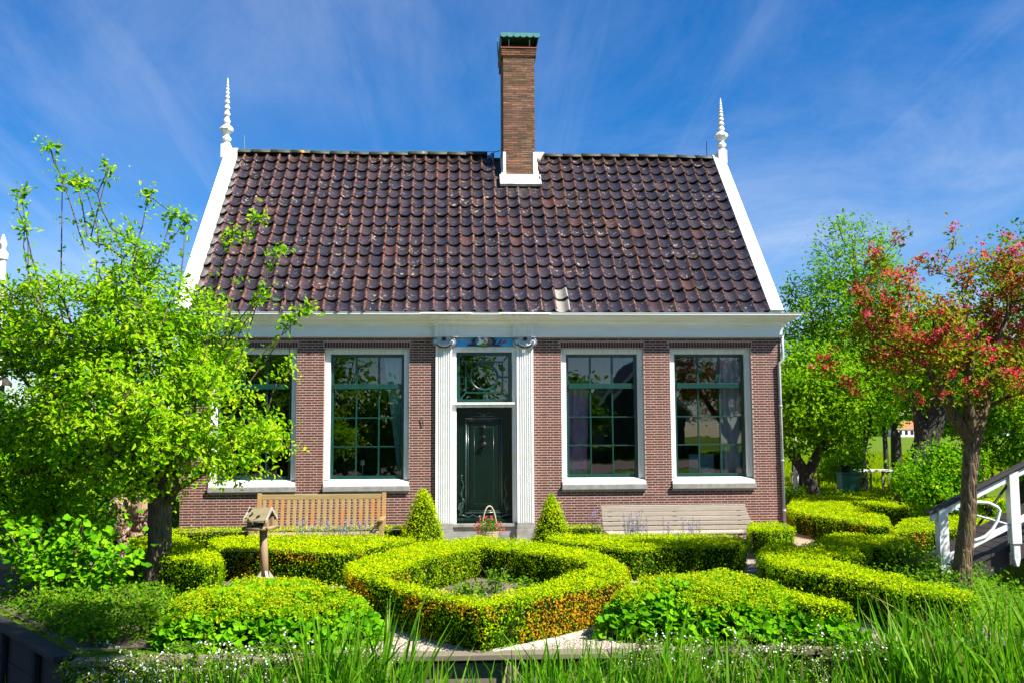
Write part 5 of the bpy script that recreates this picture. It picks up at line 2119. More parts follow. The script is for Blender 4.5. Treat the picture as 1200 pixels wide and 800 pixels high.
# ------------------------------------------------------------------ trees
def branch_mesh(trunks, clusters, r_tip=0.006, power=0.46, rmax=None, seg=0.22, jit=0.05, wpath=0.35, seed=0, n_side=7, droop=0.0):
    """trunks: list of (points, radii) polylines already placed; clusters: twig ends that get joined to them"""
    rr = random.Random(seed)
    nodes, par, plen, fixed = [], [], [], []
    for pts, rad in trunks:
        prev = None
        for p, r in zip(pts, rad):
            p = Vector(p)
            if prev is None:
                best = None
                for i, q in enumerate(nodes):
                    if (q-p).length < 0.02:
                        best = i
                if best is not None:
                    prev = best
                    continue
                nodes.append(p); par.append(-1); plen.append(0.0); fixed.append(r)
                prev = len(nodes)-1
                continue
            a = nodes[prev].copy()
            k = max(1, int((p-a).length/0.2))
            r0 = fixed[prev]
            for s in range(1, k+1):
                f = s/k
                nodes.append(a.lerp(p, f)); par.append(prev); plen.append(plen[prev]+(p-a).length/k); fixed.append(r0+(r-r0)*f)
                prev = len(nodes)-1
    ntr = len(nodes)
    arr = np.array([tuple(v) for v in nodes])
    pl = np.array(plen)
    C = np.asarray(clusters)
    root = arr[0]
    top = arr[-1]
    order = np.argsort(np.min(np.linalg.norm(C[:, None]-arr[None, :, :], axis=2), axis=1))
    # attach weights: never to the lowest part of the trunk
    pen = np.where(arr[:, 2] < root[2]+0.55*(top[2]-root[2]), 3.0, 0.0)
    for i in order:
        c = C[i]
        d = np.linalg.norm(arr-c, axis=1)
        up = np.clip(arr[:, 2]-c[2], 0, None)*0.6
        j = int(np.argmin(d+wpath*pl+pen+up))
        a = Vector(arr[j])
        e = Vector(c)
        L = (e-a).length
        k = max(1, int(L/seg))
        prev = j
        newp = []
        lift = Vector((0, 0, 0.10*L))
        for s in range(1, k+1):
            f = s/k
            q = a.lerp(e, f)+lift*math.sin(f*PI)*0.7
            if s < k:
                q += Vector((rr.gauss(0, jit), rr.gauss(0, jit), rr.gauss(0, jit)))*0.6
            nodes.append(q); par.append(prev); plen.append(plen[prev]+L/k); fixed.append(0)
            prev = len(nodes)-1
            newp.append(tuple(q))
        arr = np.concatenate([arr, np.array(newp)])
        pl = np.concatenate([pl, np.array(plen[-k:])])
        pen = np.concatenate([pen, np.zeros(k)])
    N = len(nodes)
    cnt = [0]*N
    kids = [[] for _ in range(N)]
    for i in range(N):
        if par[i] >= 0:
            kids[par[i]].append(i)
    for i in range(N-1, -1, -1):
        if not kids[i]:
            cnt[i] += 1
        if par[i] >= 0:
            cnt[par[i]] += cnt[i]
    rad = [max(fixed[i], r_tip*cnt[i]**power) if i < ntr else r_tip*cnt[i]**power for i in range(N)]
    for i in range(ntr, N):
        p = par[i]
        rad[i] = min(rad[i], rad[p]*(0.95 if p >= ntr else 0.52))
    mb = MB()
    done = [False]*N

    def chain(start, first=None):
        pts = [nodes[first], nodes[start]] if first is not None else [nodes[start]]
        rs = [min(rad[first], rad[start]*1.25), rad[start]] if first is not None else [rad[start]]
        i = start
        while kids[i]:
            b_ = max(kids[i], key=lambda q: cnt[q]+(1000 if q < ntr else 0))
            for q in kids[i]:
                if q != b_:
                    todo.append((q, i))
            pts.append(nodes[b_]); rs.append(rad[b_])
            i = b_
        ns = n_side if max(rs) > 0.05 else (5 if max(rs) > 0.015 else 3)
        mb.tube(pts, rs, ns, cap=False)
    todo = []
    roots = [i for i in range(N) if par[i] < 0]
    for r in roots:
        chain(r)
        while todo:
            q, f = todo.pop()
            chain(q, f)
    return mb, nodes


def crown_points(ells, n, power=2.0, hollow=0.0, minz=None, rng=RNG):
    wts = np.array([e[3]*e[4]*e[5] for e in ells])
    wts = wts/wts.sum()
    out = []
    for e, w_ in zip(ells, wts):
        k = max(3, int(n*w_))
        d = unit(rng.normal(size=(k, 3)))
        r = rng.random(k)**(1/(3.0*power/2))
        r = hollow+(1-hollow)*r
        out.append(d*r[:, None]*np.array(e[3:6])+np.array(e[0:3]))
    P = np.concatenate(out)
    if minz is not None:
        P = P[P[:, 2] > minz]
    return P


def make_tree(name, label, trunks, ells, ncl, per, lsize, spread, mat, bark, cat='tree', group=None, shape='hex', asp=0.5, extra=None, seed=0, r_tip=0.006,
              droop=0.0, gap=None, updir=0.5, wpath=0.35, hollow=0.0, rndbias=0.0, jit=0.05, power=0.46):
    rng = np.random.default_rng(100+seed)
    C = crown_points(ells, ncl, 2.0, hollow, rng=rng)
    if gap is not None:
        C = C[vnoise(C, gap[0], seed) > gap[1]]
    if extra is not None:
        C = np.concatenate([C, np.asarray(extra)])
    base = trunks[0][0][0]
    t = thing(name, label, cat, tuple(base), group)
    mb, nodes = branch_mesh(trunks, C, seed=seed, r_tip=r_tip, wpath=wpath, jit=jit, power=power)
    mb.build('trunk', bark, t, smooth=True)
    k = len(C)
    cen = np.array([np.mean([e[i] for e in ells]) for i in range(3)])
    P = np.repeat(C, per, 0)
    n = len(P)
    P = P+rng.normal(size=(n, 3))*spread*np.array([1, 1, 0.8])
    if droop:
        P[:, 2] -= rng.random(n)**1.4*droop
    out = unit(P-cen)
    N = rng.normal(size=(n, 3))*0.62+np.array([0.22, -0.28, 0.7])+out*0.40
    D = rng.normal(size=(n, 3))*0.8+out*0.5+np.array([0, 0, updir])
    rn = 0.58+rndbias+np.repeat(rng.normal(size=k)*0.13, per)+rng.normal(size=n)*0.17
    me = leaf_cloud('crown', P, N, lsize*rng.uniform(0.55, 1.3, n), asp, shape, rn, None, D, fold=0.22, curl=0.12)
    link('crown', me, mat, t)
    return t, C, nodes


# --- the bright green tree at the left
LT = (-4.46, -4.5)
shoots = []
shoot_paths = []
for (bx_, bz_), (tx_, tz_), dy in [((-5.55, 4.2), (-6.08, 5.63), 0.1), ((-5.45, 4.3), (-5.22, 5.29), -0.1), ((-6.25, 3.7), (-6.39, 4.95), 0.0), ((-5.55, 4.4), (-5.75, 5.18), 0.2),
                                   ((-5.3, 4.2), (-5.50, 5.05), -0.2), ((-4.9, 4.1), (-4.72, 4.95), 0.0), ((-4.3, 3.6), (-4.25, 4.62), 0.1), ((-3.7, 2.7), (-3.21, 4.62), -0.2), ((-3.45, 2.6), (-2.92, 4.13), -0.3),
                                   ((-3.4, 2.5), (-2.53, 3.34), -0.3), ((-3.3, 2.4), (-2.75, 3.25), -0.2), ((-4.0, 3.2), (-3.62, 4.45), 0.1), ((-3.6, 2.6), (-3.1, 3.55), -0.4), ((-5.9, 3.9), (-5.98, 5.25), 0.3), ((-6.0, 3.6), (-6.2, 4.45), -0.3),
                                   ((-4.6, 4.0), (-4.45, 4.75), 0.2)]:
    shoots.append((tx_, LT[1]+dy, tz_))
    shoot_paths.append(((bx_, LT[1]+dy*0.6, bz_), (tx_, LT[1]+dy, tz_)))
ells = [(-5.0, -4.4, 3.95, 0.75, 0.7, 0.55), (-6.35, -4.2, 3.2, 0.7, 0.7, 0.75), (-4.75, -4.4, 2.25, 1.45, 1.35, 1.05), (-5.9, -4.2, 2.3, 1.15, 1.1, 1.15), (-5.25, -4.4, 3.35, 1.0, 0.95, 0.9), (-4.25, -4.5, 2.95, 0.85, 0.9, 0.75), (-3.55, -4.6, 2.05, 0.80, 0.95, 0.62), (-3.0, -4.7, 1.75, 0.34, 0.45, 0.36),
        (-3.75, -4.7, 1.35, 0.5, 0.6, 0.40), (-6.2, -4.4, 1.6, 0.8, 0.8, 0.42), (-5.2, -4.9, 1.5, 0.65, 0.6, 0.32), (-4.6, -5.4, 1.9, 1.0, 0.6, 0.55), (-3.70, -4.6, 0.98, 0.28, 0.3, 0.16), (-6.7, -4.2, 2.9, 0.7, 0.7, 0.7), (-6.75, -4.3, 3.55, 0.5, 0.5, 0.55), (-4.55, -4.95, 1.15, 0.5, 0.45, 0.22), (-3.35, -4.6, 2.25, 0.72, 0.8, 0.72), (-3.2, -4.7, 1.5, 0.42, 0.5, 0.4), (-4.5, -4.9, 1.35, 0.9, 0.5, 0.35), (-3.75, -4.6, 2.9, 0.5, 0.6, 0.5)]
tree, C, nodes = make_tree('broadleaf_tree', 'bright green young tree with upright shoots and slim trunk, left in front of the house',
                           [([(LT[0], LT[1], GZ-0.05), (LT[0]-0.01, LT[1], GZ+0.12), (LT[0]+0.03, LT[1], 0.27), (LT[0]+0.02, LT[1], 0.75), (LT[0]-0.02, LT[1], 1.15)], [0.155, 0.118, 0.094, 0.086, 0.092])],
                           ells, 2100, 24, 0.082, 0.088, 'apple', 'bark', extra=shoots, seed=1, asp=0.46, gap=(2.9, -0.22), updir=0.6, r_tip=0.0085, rndbias=0.14)
# leaf tufts up the long shoots
P, N, D, R_ = [], [], [], []
for (b0, t0) in shoot_paths:
    b0, t0 = np.array(b0), np.array(t0)
    tw = MB()
    md_ = (b0+t0)/2+RNG.normal(size=3)*0.03
    tw.tube([b0, md_, t0], [0.011, 0.009, 0.005], 4)
    tw.build('shoot', 'twig', tree)
    for f in (1.0, 0.86, 0.55, 0.25):
        c = b0+(t0-b0)*f
        k = 22 if f == 1.0 else RNG.integers(4, 12)
        P.append(c+RNG.normal(size=(k, 3))*(0.045 if f == 1 else 0.05))
        N.append(RNG.normal(size=(k, 3))*0.6+np.array([0.2, -0.4, 0.7]))
        D.append(RNG.normal(size=(k, 3))*0.9+np.array([0, 0, 0.5]))
P, N, D = np.concatenate(P), np.concatenate(N), np.concatenate(D)
me = leaf_cloud('shoot_leaves', P, N, 0.095*RNG.uniform(0.6, 1.25, len(P)), 0.46, 'hex', 0.45+RNG.normal(size=len(P))*0.2, None, D, fold=0.22, curl=0.15)
link('shoot_leaves', me, 'apple', tree)

# --- gnarled pollard behind it
gp = thing('pollard_tree', 'gnarled knobbly forked trunk with fresh sprouts behind the slim left tree', 'tree', (-5.9, -1.1, GZ))
b = MB()


def knobbly(mb, pts, rad, seed):
    r = random.Random(seed)
    P_, R__ = [], []
    for i in range(len(pts)-1):
        a, c = Vector(pts[i]), Vector(pts[i+1])
        for k in range(5):
            f = k/5
            P_.append(a.lerp(c, f)+Vector((r.gauss(0, .015), r.gauss(0, .015), 0)))
            R__.append((rad[i]+(rad[i+1]-rad[i])*f)*r.uniform(0.82, 1.25))
    P_.append(Vector(pts[-1]))
    R__.append(rad[-1])
    mb.tube(P_, R__, 9)


knobbly(b, [(-5.90, -1.1, GZ-0.05), (-5.88, -1.1, -0.05), (-5.90, -1.1, 0.12)], [0.24, 0.19, 0.22], 1)
knobbly(b, [(-5.92, -1.1, 0.08), (-6.05, -1.1, 0.30), (-6.12, -1.1, 0.52), (-6.06, -1.1, 0.68)], [0.19, 0.16, 0.19, 0.11], 2)
knobbly(b, [(-5.86, -1.1, 0.08), (-5.76, -1.1, 0.30), (-5.70, -1.1, 0.52), (-5.71, -1.1, 0.72)], [0.17, 0.14, 0.18, 0.10], 3)
knobbly(b, [(-5.72, -1.12, 0.40), (-5.60, -1.14, 0.43)], [0.10, 0.07], 4)
knobbly(b, [(-6.1, -1.15, 0.45), (-6.22, -1.2, 0.50)], [0.10, 0.06], 5)
sp = []
for k in range(16):
    bx_ = RND.choice((-6.07, -5.71))
    tip = (bx_+RND.uniform(-.5, .5), -1.1+RND.uniform(-.5, .4), RND.uniform(1.1, 1.9))
    b.tube([(bx_, -1.1, 0.62), ((bx_+tip[0])/2+RND.uniform(-.05, .05), (tip[1]-1.1)/2, 1.0), tip], [0.014, 0.010, 0.005], 4)
    sp.append(tip)
b.build('trunk', 'barkpink', gp, smooth=True)
sp = np.array(sp)
P = np.repeat(sp, 40, 0)
P[:, 2] -= RNG.random(len(P))*0.8
P += RNG.normal(size=P.shape)*0.12
me = leaf_cloud('crown', P, RNG.normal(size=P.shape)*.6+np.array([.1, -.4, .7]), 0.09*RNG.uniform(.6, 1.3, len(P)), 0.5, 'hex')
link('crown', me, 'apple', gp)

# --- hawthorn with crimson blossom at the right
HX, HY = 5.98, -5.3
tr = [([(5.95, HY, GZ-0.05), (5.96, HY, GZ+0.15), (6.10, HY, 0.67), (6.13, HY, 1.10), (6.20, HY, 1.58)], [0.165, 0.122, 0.105, 0.100, 0.112]),
      ([(6.20, HY, 1.58), (5.95, HY-0.05, 1.90), (5.72, HY-0.1, 2.30), (5.45, HY-0.1, 2.75)], [0.095, 0.080, 0.065, 0.04]),
      ([(6.20, HY, 1.58), (6.08, HY-0.15, 2.05), (6.05, HY-0.25, 2.45), (6.2, HY-0.3, 3.0)], [0.085, 0.066, 0.055, 0.035]),
      ([(6.20, HY, 1.58), (6.38, HY+0.05, 2.00), (6.52, HY+0.05, 2.55), (6.75, HY, 3.2)], [0.10, 0.090, 0.066, 0.038])]
hell = [(5.5, HY, 3.0, 0.9, 0.9, 0.58), (6.7, HY-0.1, 3.35, 1.0, 1.0, 0.72), (7.6, HY, 3.15, 1.1, 1.0, 0.8), (4.8, HY+0.1, 2.7, 0.5, 0.5, 0.28), (6.1, HY-0.3, 2.55, 1.2, 0.8, 0.42), (5.15, HY, 3.75, 0.48, 0.45, 0.36), (7.5, HY+0.1, 2.2, 0.8, 0.7, 0.4)]
hextra = [(4.45, HY, 2.28), (4.7, HY, 2.22), (4.95, HY-.1, 2.30), (5.15, HY-.2, 2.18), (5.35, HY-.2, 2.08), (5.6, HY-.3, 2.15), (5.9, HY-.4, 2.12), (5.41, HY, 4.35), (5.25, HY, 4.20), (5.65, HY, 3.95), (5.85, HY, 3.80), (6.05, HY-.1, 4.35), (6.0, HY-.1, 4.15), (5.9, HY-.1, 3.95), (6.35, HY, 4.05), (4.35, HY, 2.50), (4.2, HY, 2.45), (4.3, HY, 2.62), (4.6, HY, 2.35), (6.8, HY, 4.2), (7.1, HY, 4.15)]
haw, C, nodes = make_tree('hawthorn_tree', 'tree with crimson blossom and furrowed trunk beside the white bridge railing, right', tr, hell, 640, 30, 0.058, 0.082, 'haw', 'barkhaw', seed=2, extra=hextra, gap=(2.2, -0.30), r_tip=0.0055, asp=0.7, hollow=0.25, wpath=0.25)
rng2 = np.random.default_rng(5)
keep = (vnoise(C, 2.0, 8)+rng2.normal(size=len(C))*0.6) > -0.65
FC = C[keep]
FC = np.repeat(FC, 4, 0)+rng2.normal(size=(len(FC)*4, 3))*np.array([0.070, 0.070, 0.035])+np.array([0, -0.05, 0.06])
n = len(FC)
F3 = np.repeat(FC, 15, 0)+rng2.normal(size=(n*15, 3))*0.024
me = leaf_cloud('blossom', F3, rng2.normal(size=(n*15, 3))*0.7+np.array([0.2, -0.5, 0.6]), 0.029*rng2.uniform(0.7, 1.3, n*15), 0.85, 'dia', np.repeat(0.45+rng2.normal(size=n)*0.2, 15)+rng2.normal(size=n*15)*0.15)
link('blossom', me, 'blossom', haw)

# --- background trees on the right
make_tree('pale_tree', 'tall pale green airy tree behind the garden, right of the house', [([(11.75, 12, GZ), (11.8, 12, 1.5), (11.9, 12, 3.2)], [0.32, 0.26, 0.20]), ([(11.8, 12, 1.5), (11.0, 12, 3.5), (10.6, 12, 5.0)], [0.18, 0.13, 0.07]), ([(11.9, 12, 3.2), (12.1, 12, 5.2), (12.0, 12, 7.0)], [0.18, 0.12, 0.06])],
          [(11.9, 12, 6.2, 1.5, 1.5, 2.3), (10.7, 12, 5.2, 1.25, 1.3, 1.75), (13.1, 12, 5.4, 1.2, 1.3, 1.8), (11.8, 12, 3.9, 2.4, 1.6, 1.3)], 560, 36, 0.15, 0.22, 'willow', 'bark', seed=3, gap=(1.1, -0.55), asp=0.36, droop=0.3, r_tip=0.010, updir=-0.1)
make_tree('orchard_tree', 'leaning dark stemmed orchard tree close to the right corner of the house', [([(8.75, 7, GZ), (8.45, 7, 0.6), (7.9, 7, 1.45), (7.6, 7.1, 2.2)], [0.20, 0.16, 0.12, 0.07]), ([(8.45, 7, 0.6), (8.9, 7, 1.5), (9.2, 7, 2.4)], [0.12, 0.09, 0.05])],
          [(8.3, 7, 2.6, 1.15, 1.1, 1.15), (9.4, 7, 2.5, 0.9, 0.9, 0.9), (8.7, 7, 3.4, 0.85, 0.8, 0.55), (7.9, 7, 1.6, 0.7, 0.6, 0.6), (9.3, 7.2, 1.5, 0.8, 0.6, 0.5)], 420, 32, 0.12, 0.17, 'midtree', 'barkdark', seed=4, gap=(1.6, -0.65), r_tip=0.009)
make_tree('orchard_tree', 'dark forked stump sprouting leaves in the middle of the orchard', [([(11.5, 11, GZ), (11.45, 11, 1.1), (11.25, 11, 2.05)], [0.26, 0.24, 0.20]), ([(11.45, 11, 1.1), (10.95, 11, 1.9), (10.6, 11, 2.5)], [0.14, 0.11, 0.06]), ([(11.45, 11, 1.1), (11.85, 11, 2.0), (12.0, 11, 2.8)], [0.13, 0.09, 0.05])],
          [(11.2, 11, 3.0, 1.4, 1.2, 0.85), (12.3, 11, 3.0, 0.8, 0.8, 0.7)], 170, 28, 0.13, 0.2, 'midtree', 'barkdark', seed=5, gap=(1.3, -0.6), r_tip=0.009)
make_tree('old_tree', 'thick dark leaning trunk half hidden behind the crimson tree', [([(9.55, 4, GZ), (9.75, 4, 0.5), (10.15, 4, 1.5), (10.65, 4, 2.6), (10.9, 4, 3.4)], [0.34, 0.30, 0.27, 0.22, 0.12]), ([(10.15, 4, 1.5), (9.9, 4, 2.3), (9.7, 4, 2.9)], [0.08, 0.05, 0.03])],
          [(10.6, 4, 3.6, 1.3, 1.2, 0.8), (9.7, 4, 3.1, 0.8, 0.8, 0.5)], 200, 28, 0.11, 0.16, 'midtree', 'barkdark', seed=6, gap=(1.5, -0.5), r_tip=0.008)
make_tree('dense_tree', 'dark leafy tall tree behind the bridge at the right', [([(13.3, 5.5, GZ), (13.4, 5.5, 2.0), (13.6, 5.5, 4.0)], [0.30, 0.24, 0.15])],
          [(13.2, 5.5, 4.2, 1.6, 1.5, 1.8), (12.7, 5.2, 2.2, 1.3, 1.3, 1.4), (13.9, 5.5, 6.0, 1.0, 1.0, 1.0), (14.4, 5.5, 2.6, 1.6, 1.4, 2.0)], 380, 34, 0.13, 0.2, 'darktree', 'barkdark', seed=7, gap=(1.3, -0.85), r_tip=0.009)
make_tree('dense_tree', 'dark green bushy tree at the far right edge behind the bridge', [([(11.6, 0.5, GZ), (11.7, 0.5, 0.9)], [0.16, 0.12])],
          [(11.4, 0.5, 1.5, 1.2, 1.2, 1.2), (12.4, 0.4, 2.2, 1.1, 1.1, 1.2), (10.9, 0.9, 2.4, 0.8, 0.7, 0.6)], 320, 36, 0.10, 0.15, 'midtree', 'barkdark', seed=8, gap=(1.6, -0.9), r_tip=0.007)
make_tree('thin_tree', 'thin young tree with small round crown standing in the sunny meadow', [([(18.6, 25, GZ), (18.58, 25, 1.2), (18.55, 25, 2.0)], [0.13, 0.11, 0.09])],
          [(18.5, 25, 3.0, 1.2, 1.1, 0.95)], 120, 26, 0.17, 0.24, 'midtree', 'barkdark', seed=9, gap=(1.0, -0.8), r_tip=0.012)
make_tree('blossom_bush', 'light green bush with creamy blossom behind the bee box', [([(10.2, 9, GZ), (10.2, 9, 0.5)], [0.06, 0.05])],
          [(10.1, 9, 0.85, 0.75, 0.7, 0.65)], 110, 30, 0.09, 0.13, 'willow', 'barkdark', cat='bush', seed=10, r_tip=0.006)
make_tree('elder_bush', 'rounded light green bush in front of the dark leaning trunk', [([(8.85, 1.1, GZ), (8.85, 1.1, 0.4)], [0.05, 0.04]), ([(8.85, 1.1, 0.1), (9.2, 1.1, 0.6)], [0.04, 0.03])],
          [(8.75, 1.1, 0.65, 0.75, 0.7, 0.62), (9.25, 1.1, 0.95, 0.55, 0.55, 0.55)], 190, 30, 0.09, 0.12, 'apple', 'barkdark', cat='bush', seed=11, r_tip=0.006, rndbias=-0.12)

make_tree('orchard_tree', 'broad light green orchard tree filling the gap behind the crimson tree', [([(14.6, 10, GZ), (14.6, 10, 1.4)], [0.2, 0.16])],
          [(14.6, 10, 3.0, 1.5, 1.3, 1.25), (13.2, 10.4, 3.3, 0.9, 0.9, 0.9), (16.4, 10, 2.6, 1.3, 1.2, 1.5)], 260, 34, 0.13, 0.2, 'midtree', 'barkdark', seed=41, gap=(1.2, -0.8), r_tip=0.009)
make_tree('orchard_tree', 'shady orchard tree behind the forked stump', [([(15.4, 17, GZ), (15.4, 17, 1.6)], [0.22, 0.18])],
          [(15.2, 17, 3.6, 2.0, 1.6, 1.6), (12.9, 17, 3.4, 1.6, 1.4, 1.3), (17.6, 17, 4.4, 1.6, 1.5, 1.7)], 300, 34, 0.16, 0.25, 'midtree', 'barkdark', seed=42, gap=(1.0, -0.8), r_tip=0.010)
make_tree('orchard_tree', 'bright bushy orchard tree behind the thick leaning trunk', [([(13.0, 7.6, GZ), (13.0, 7.6, 1.2)], [0.16, 0.13])],
          [(12.9, 7.6, 2.5, 1.1, 1.0, 1.0), (14.2, 7.6, 2.1, 1.2, 1.0, 1.3), (11.9, 8.0, 2.9, 0.8, 0.8, 0.7)], 260, 36, 0.12, 0.17, 'midtree', 'barkdark', seed=43, gap=(1.4, -0.85), r_tip=0.008)
make_tree('orchard_tree', 'spreading orchard tree with low hanging leaves left of the forked stump', [([(10.3, 13, GZ), (10.3, 13, 1.3)], [0.18, 0.14])],
          [(10.1, 13, 2.7, 1.4, 1.2, 1.2), (11.6, 13, 2.9, 1.2, 1.0, 0.95), (9.2, 13, 2.2, 0.9, 0.8, 1.2)], 280, 36, 0.13, 0.19, 'midtree', 'barkdark', seed=44, gap=(1.4, -0.85), r_tip=0.009)
# flower border and low bushes behind the far hedges
for k, (x, y, r, h, mat, fl, lab) in enumerate([
        (7.9, 6.6, 0.5, 0.75, 'darktree', None, 'low dark green bush at the foot of the leaning orchard tree'),
        (8.75, 6.2, 0.5, 0.6, 'shrubleaf', 'yellow', 'low bush with a few yellow flowers left of the green bee box'),
        (9.5, 7.2, 0.5, 0.55, 'midtree', None, 'low bush directly before the green bee box'),
        (10.55, 6.6, 0.6, 0.6, 'shrubleaf', 'purple', 'low border plants with pink flowers right of the bee box'),
        (11.6, 6.9, 0.6, 0.7, 'midtree', 'purple', 'border plants with purple flowers below the white garden table'),
        (12.2, 9.0, 0.7, 1.1, 'darktree', None, 'dark bush right behind the white garden table'),
        (13.6, 11.5, 0.9, 1.3, 'darktree', None, 'round dark bush at the edge of the sunny meadow'),
        (10.0, 2.6, 0.5, 0.8, 'darktree', 'yellow', 'low bush at the foot of the thick leaning trunk')]):
    small_bush('border_bush', lab, 'bush', x, y, r, h, 1100, mat, 'border plants behind the far hedges', 0.06, flower=fl, nfl=12 if fl else 0, fsize=0.05)

# thorny bare twigged bush beside the bridge post
small_bush('twiggy_bush', 'small bush with bare brown twigs beside the first bridge post', 'bush', 5.55, -4.75, 0.38, 0.62, 700, 'shrubleaf', None, 0.045, stems=12)

# --- left side: shrubs behind the pollard and at the bank
for k, (x, y, r, h, n_, lab) in enumerate([
        (-8.6, 1.2, 1.3, 2.9, 9000, 'big dark shrub at the far left behind the trees'),
        (-7.0, 1.6, 1.0, 2.2, 6500, 'dark shrub behind the gnarled forked trunk'),
        (-7.5, -1.2, 0.8, 1.5, 4200, 'leafy dark shrub left of the gnarled trunk'),
        (-6.45, -2.6, 0.55, 1.15, 2600, 'fresh green shrub before the gnarled trunk, behind the currant bush')]):
    make_tree('dark_shrub', lab, [([(x, y, GZ), (x, y, GZ+h*0.35)], [0.08, 0.06])], [(x, y, GZ+h*0.55, r, r*0.9, h*0.5)], n_//34, 34, 0.085, 0.15, 'darktree' if k < 2 else 'midtree', 'barkdark', cat='shrub', group='shrubs at the left behind the trees', seed=30+k, r_tip=0.007)
small_bush('small_bush', 'low sunlit bush by the house corner behind the left trunk', 'bush', -5.95, 1.6, 0.35, 0.9, 900, 'midtree', None, 0.06)

make_tree('leafy_shrub', 'tall bright leafy shrub filling the left edge under the slim tree', [([(-6.5, -3.7, GZ), (-6.5, -3.7, 0.3)], [0.05, 0.04]), ([(-6.5, -3.7, 0.0), (-6.1, -3.9, 0.5)], [0.04, 0.03])],
          [(-6.6, -3.9, 1.2, 0.9, 0.8, 1.0), (-5.8, -4.2, 0.75, 0.75, 0.7, 0.55), (-7.2, -3.6, 1.6, 0.7, 0.7, 0.9)], 230, 32, 0.078, 0.11, 'apple', 'barkdark', cat='shrub', seed=51, gap=(1.7, -0.6), r_tip=0.006, rndbias=-0.08)
cur = thing('currant_bush', 'leafy currant bush with broad lobed leaves and brown stems at the left edge', 'bush', (-5.25, -5.55, GZ))
b = MB()
P = []
for k in range(26):
    a = RND.random()*6.28
    q = RND.uniform(0.25, 0.85)
    tip = (-5.3+q*math.cos(a)*1.0, -5.45+q*math.sin(a)*0.6, GZ+RND.uniform(0.45, 1.0))
    b.tube([(-5.3+0.1*math.cos(a), -5.45+0.1*math.sin(a), GZ-0.02), ((tip[0]-5.3)/2-0.02, (tip[1]-5.45)/2, GZ+0.4), tip], [0.012, 0.010, 0.005], 5)
    for f in np.linspace(0.45, 1, 6):
        P.append((-5.3+(tip[0]+5.3)*f, -5.45+(tip[1]+5.45)*f, GZ+(tip[2]-GZ)*f))
b.build('stem', 'twig', cur)
P = np.repeat(np.array(P), 9, 0)
P += RNG.normal(size=P.shape)*np.array([0.11, 0.11, 0.08])
me = leaf_cloud('foliage', P, RNG.normal(size=P.shape)*.45+np.array([.15, -.4, .85]), 0.085*RNG.uniform(.5, 1.3, len(P)), 0.95, 'hex', fold=0.3)
link('foliage', me, 'alch', cur)
for k, (x, y, r, h, n_, lab) in enumerate([
        (-4.72, -6.55, 0.42, 0.34, 900, 'low dark green plant by the bank between the left trunk and the currant bush'),
        (-4.25, -7.45, 0.40, 0.36, 1000, 'dark green low bush at the corner of the bank, bottom left'),
        (-3.95, -6.7, 0.34, 0.36, 800, 'low dark bush just below the left tree trunk'),
        (-3.65, -7.6, 0.26, 0.36, 700, 'dark green clump left of the yellow green mound'),
        (-4.55, -7.0, 0.5, 0.30, 1200, 'spreading low green plant in the middle of the left bank'),
        (-5.1, -6.4, 0.4, 0.34, 1000, 'leafy low plant hanging over the dark timber edge'),
        (-4.3, -5.7, 0.45, 0.30, 1000, 'low green plant right under the slim left trunk'),
        (-4.05, -7.95, 0.3, 0.26, 800, 'small green clump at the very corner of the timber edging'),
        (-5.75, -4.8, 0.5, 0.5, 1000, 'green clump on the left bank behind the currant bush'),
        (-4.85, -3.2, 0.35, 0.45, 700, 'small green clump between the gnarled trunk and the slim trunk')]):
    small_bush('low_plant', lab, 'plant', x, y, r, h, n_, 'shrubleaf', 'low plants on the left bank', 0.042)

n = 14000
Q = np.column_stack([RNG.uniform(-6.4, -3.4, n), RNG.uniform(-8.2, -2.2, n)])
ok = inside(Q, np.array([(-4.1, -8.15), (-5.55, -6.25), (-7.4, -3.8), (-6.5, -2.2), (-4.6, -2.6), (-3.6, -6.0), (-3.5, -8.0)]))
Q = Q[ok & (vnoise(np.column_stack([Q, np.zeros(n)]), 1.6, 77) > -0.35)]
P = np.column_stack([Q, GZ+0.02+RNG.random(len(Q))*0.10])
me = leaf_cloud('ground_cover', P, RNG.normal(size=P.shape)*.5+np.array([0, -.2, .9]), 0.05*RNG.uniform(.6, 1.3, len(P)), 0.5, 'dia')
tag(link('ground_cover', me, 'shrubleaf'), 'low green ground cover on the soil under the left tree', 'ground cover', kind='stuff')

n = 9000
Q = np.column_stack([RNG.uniform(3.9, 6.7, n), RNG.uniform(-8.6, -3.0, n)])
Q = Q[inside(Q, np.array([(4.05, -8.55), (4.9, -8.55), (6.25, -6.2), (6.6, -4.6), (6.7, -3.0), (6.2, -3.0), (5.9, -4.6), (4.9, -4.7), (4.5, -7.0)]))]
P = np.column_stack([Q, GZ+0.02+RNG.random(len(Q))**1.5*0.26])
me = leaf_cloud('ground_cover', P, RNG.normal(size=P.shape)*.55+np.array([.1, -.25, .8]), 0.05*RNG.uniform(.6, 1.4, len(P)), 0.5, 'dia', 0.3+RNG.random(len(P))*0.5)
tag(link('ground_cover', me, 'shrubleaf'), 'leafy green ground cover round the foot of the crimson tree', 'ground cover', kind='stuff')

# wooden landing stage at the far left
st_ = thing('wooden_railing', 'old wooden plank railing half hidden by leaves at the left edge', 'railing', (-7.3, -2.55, GZ))
for k, (z0, z1, dy) in enumerate(((0.22, 0.36, 0), (-0.25, -0.08, 0.01))):
    one_box('plank', 'plank', st_, -8.6, -7.0+0.05*k, -2.56+dy, -2.52+dy, z0, z1)
one_box('plank', 'plank', st_, -8.6, -6.98, -2.60, -2.40, 0.362, 0.392)
for x in (-8.3, -7.55, -7.06):
    one_box('post', 'plank', st_, x-0.035, x+0.035, -2.515, -2.44, GZ-0.4, 0.36)

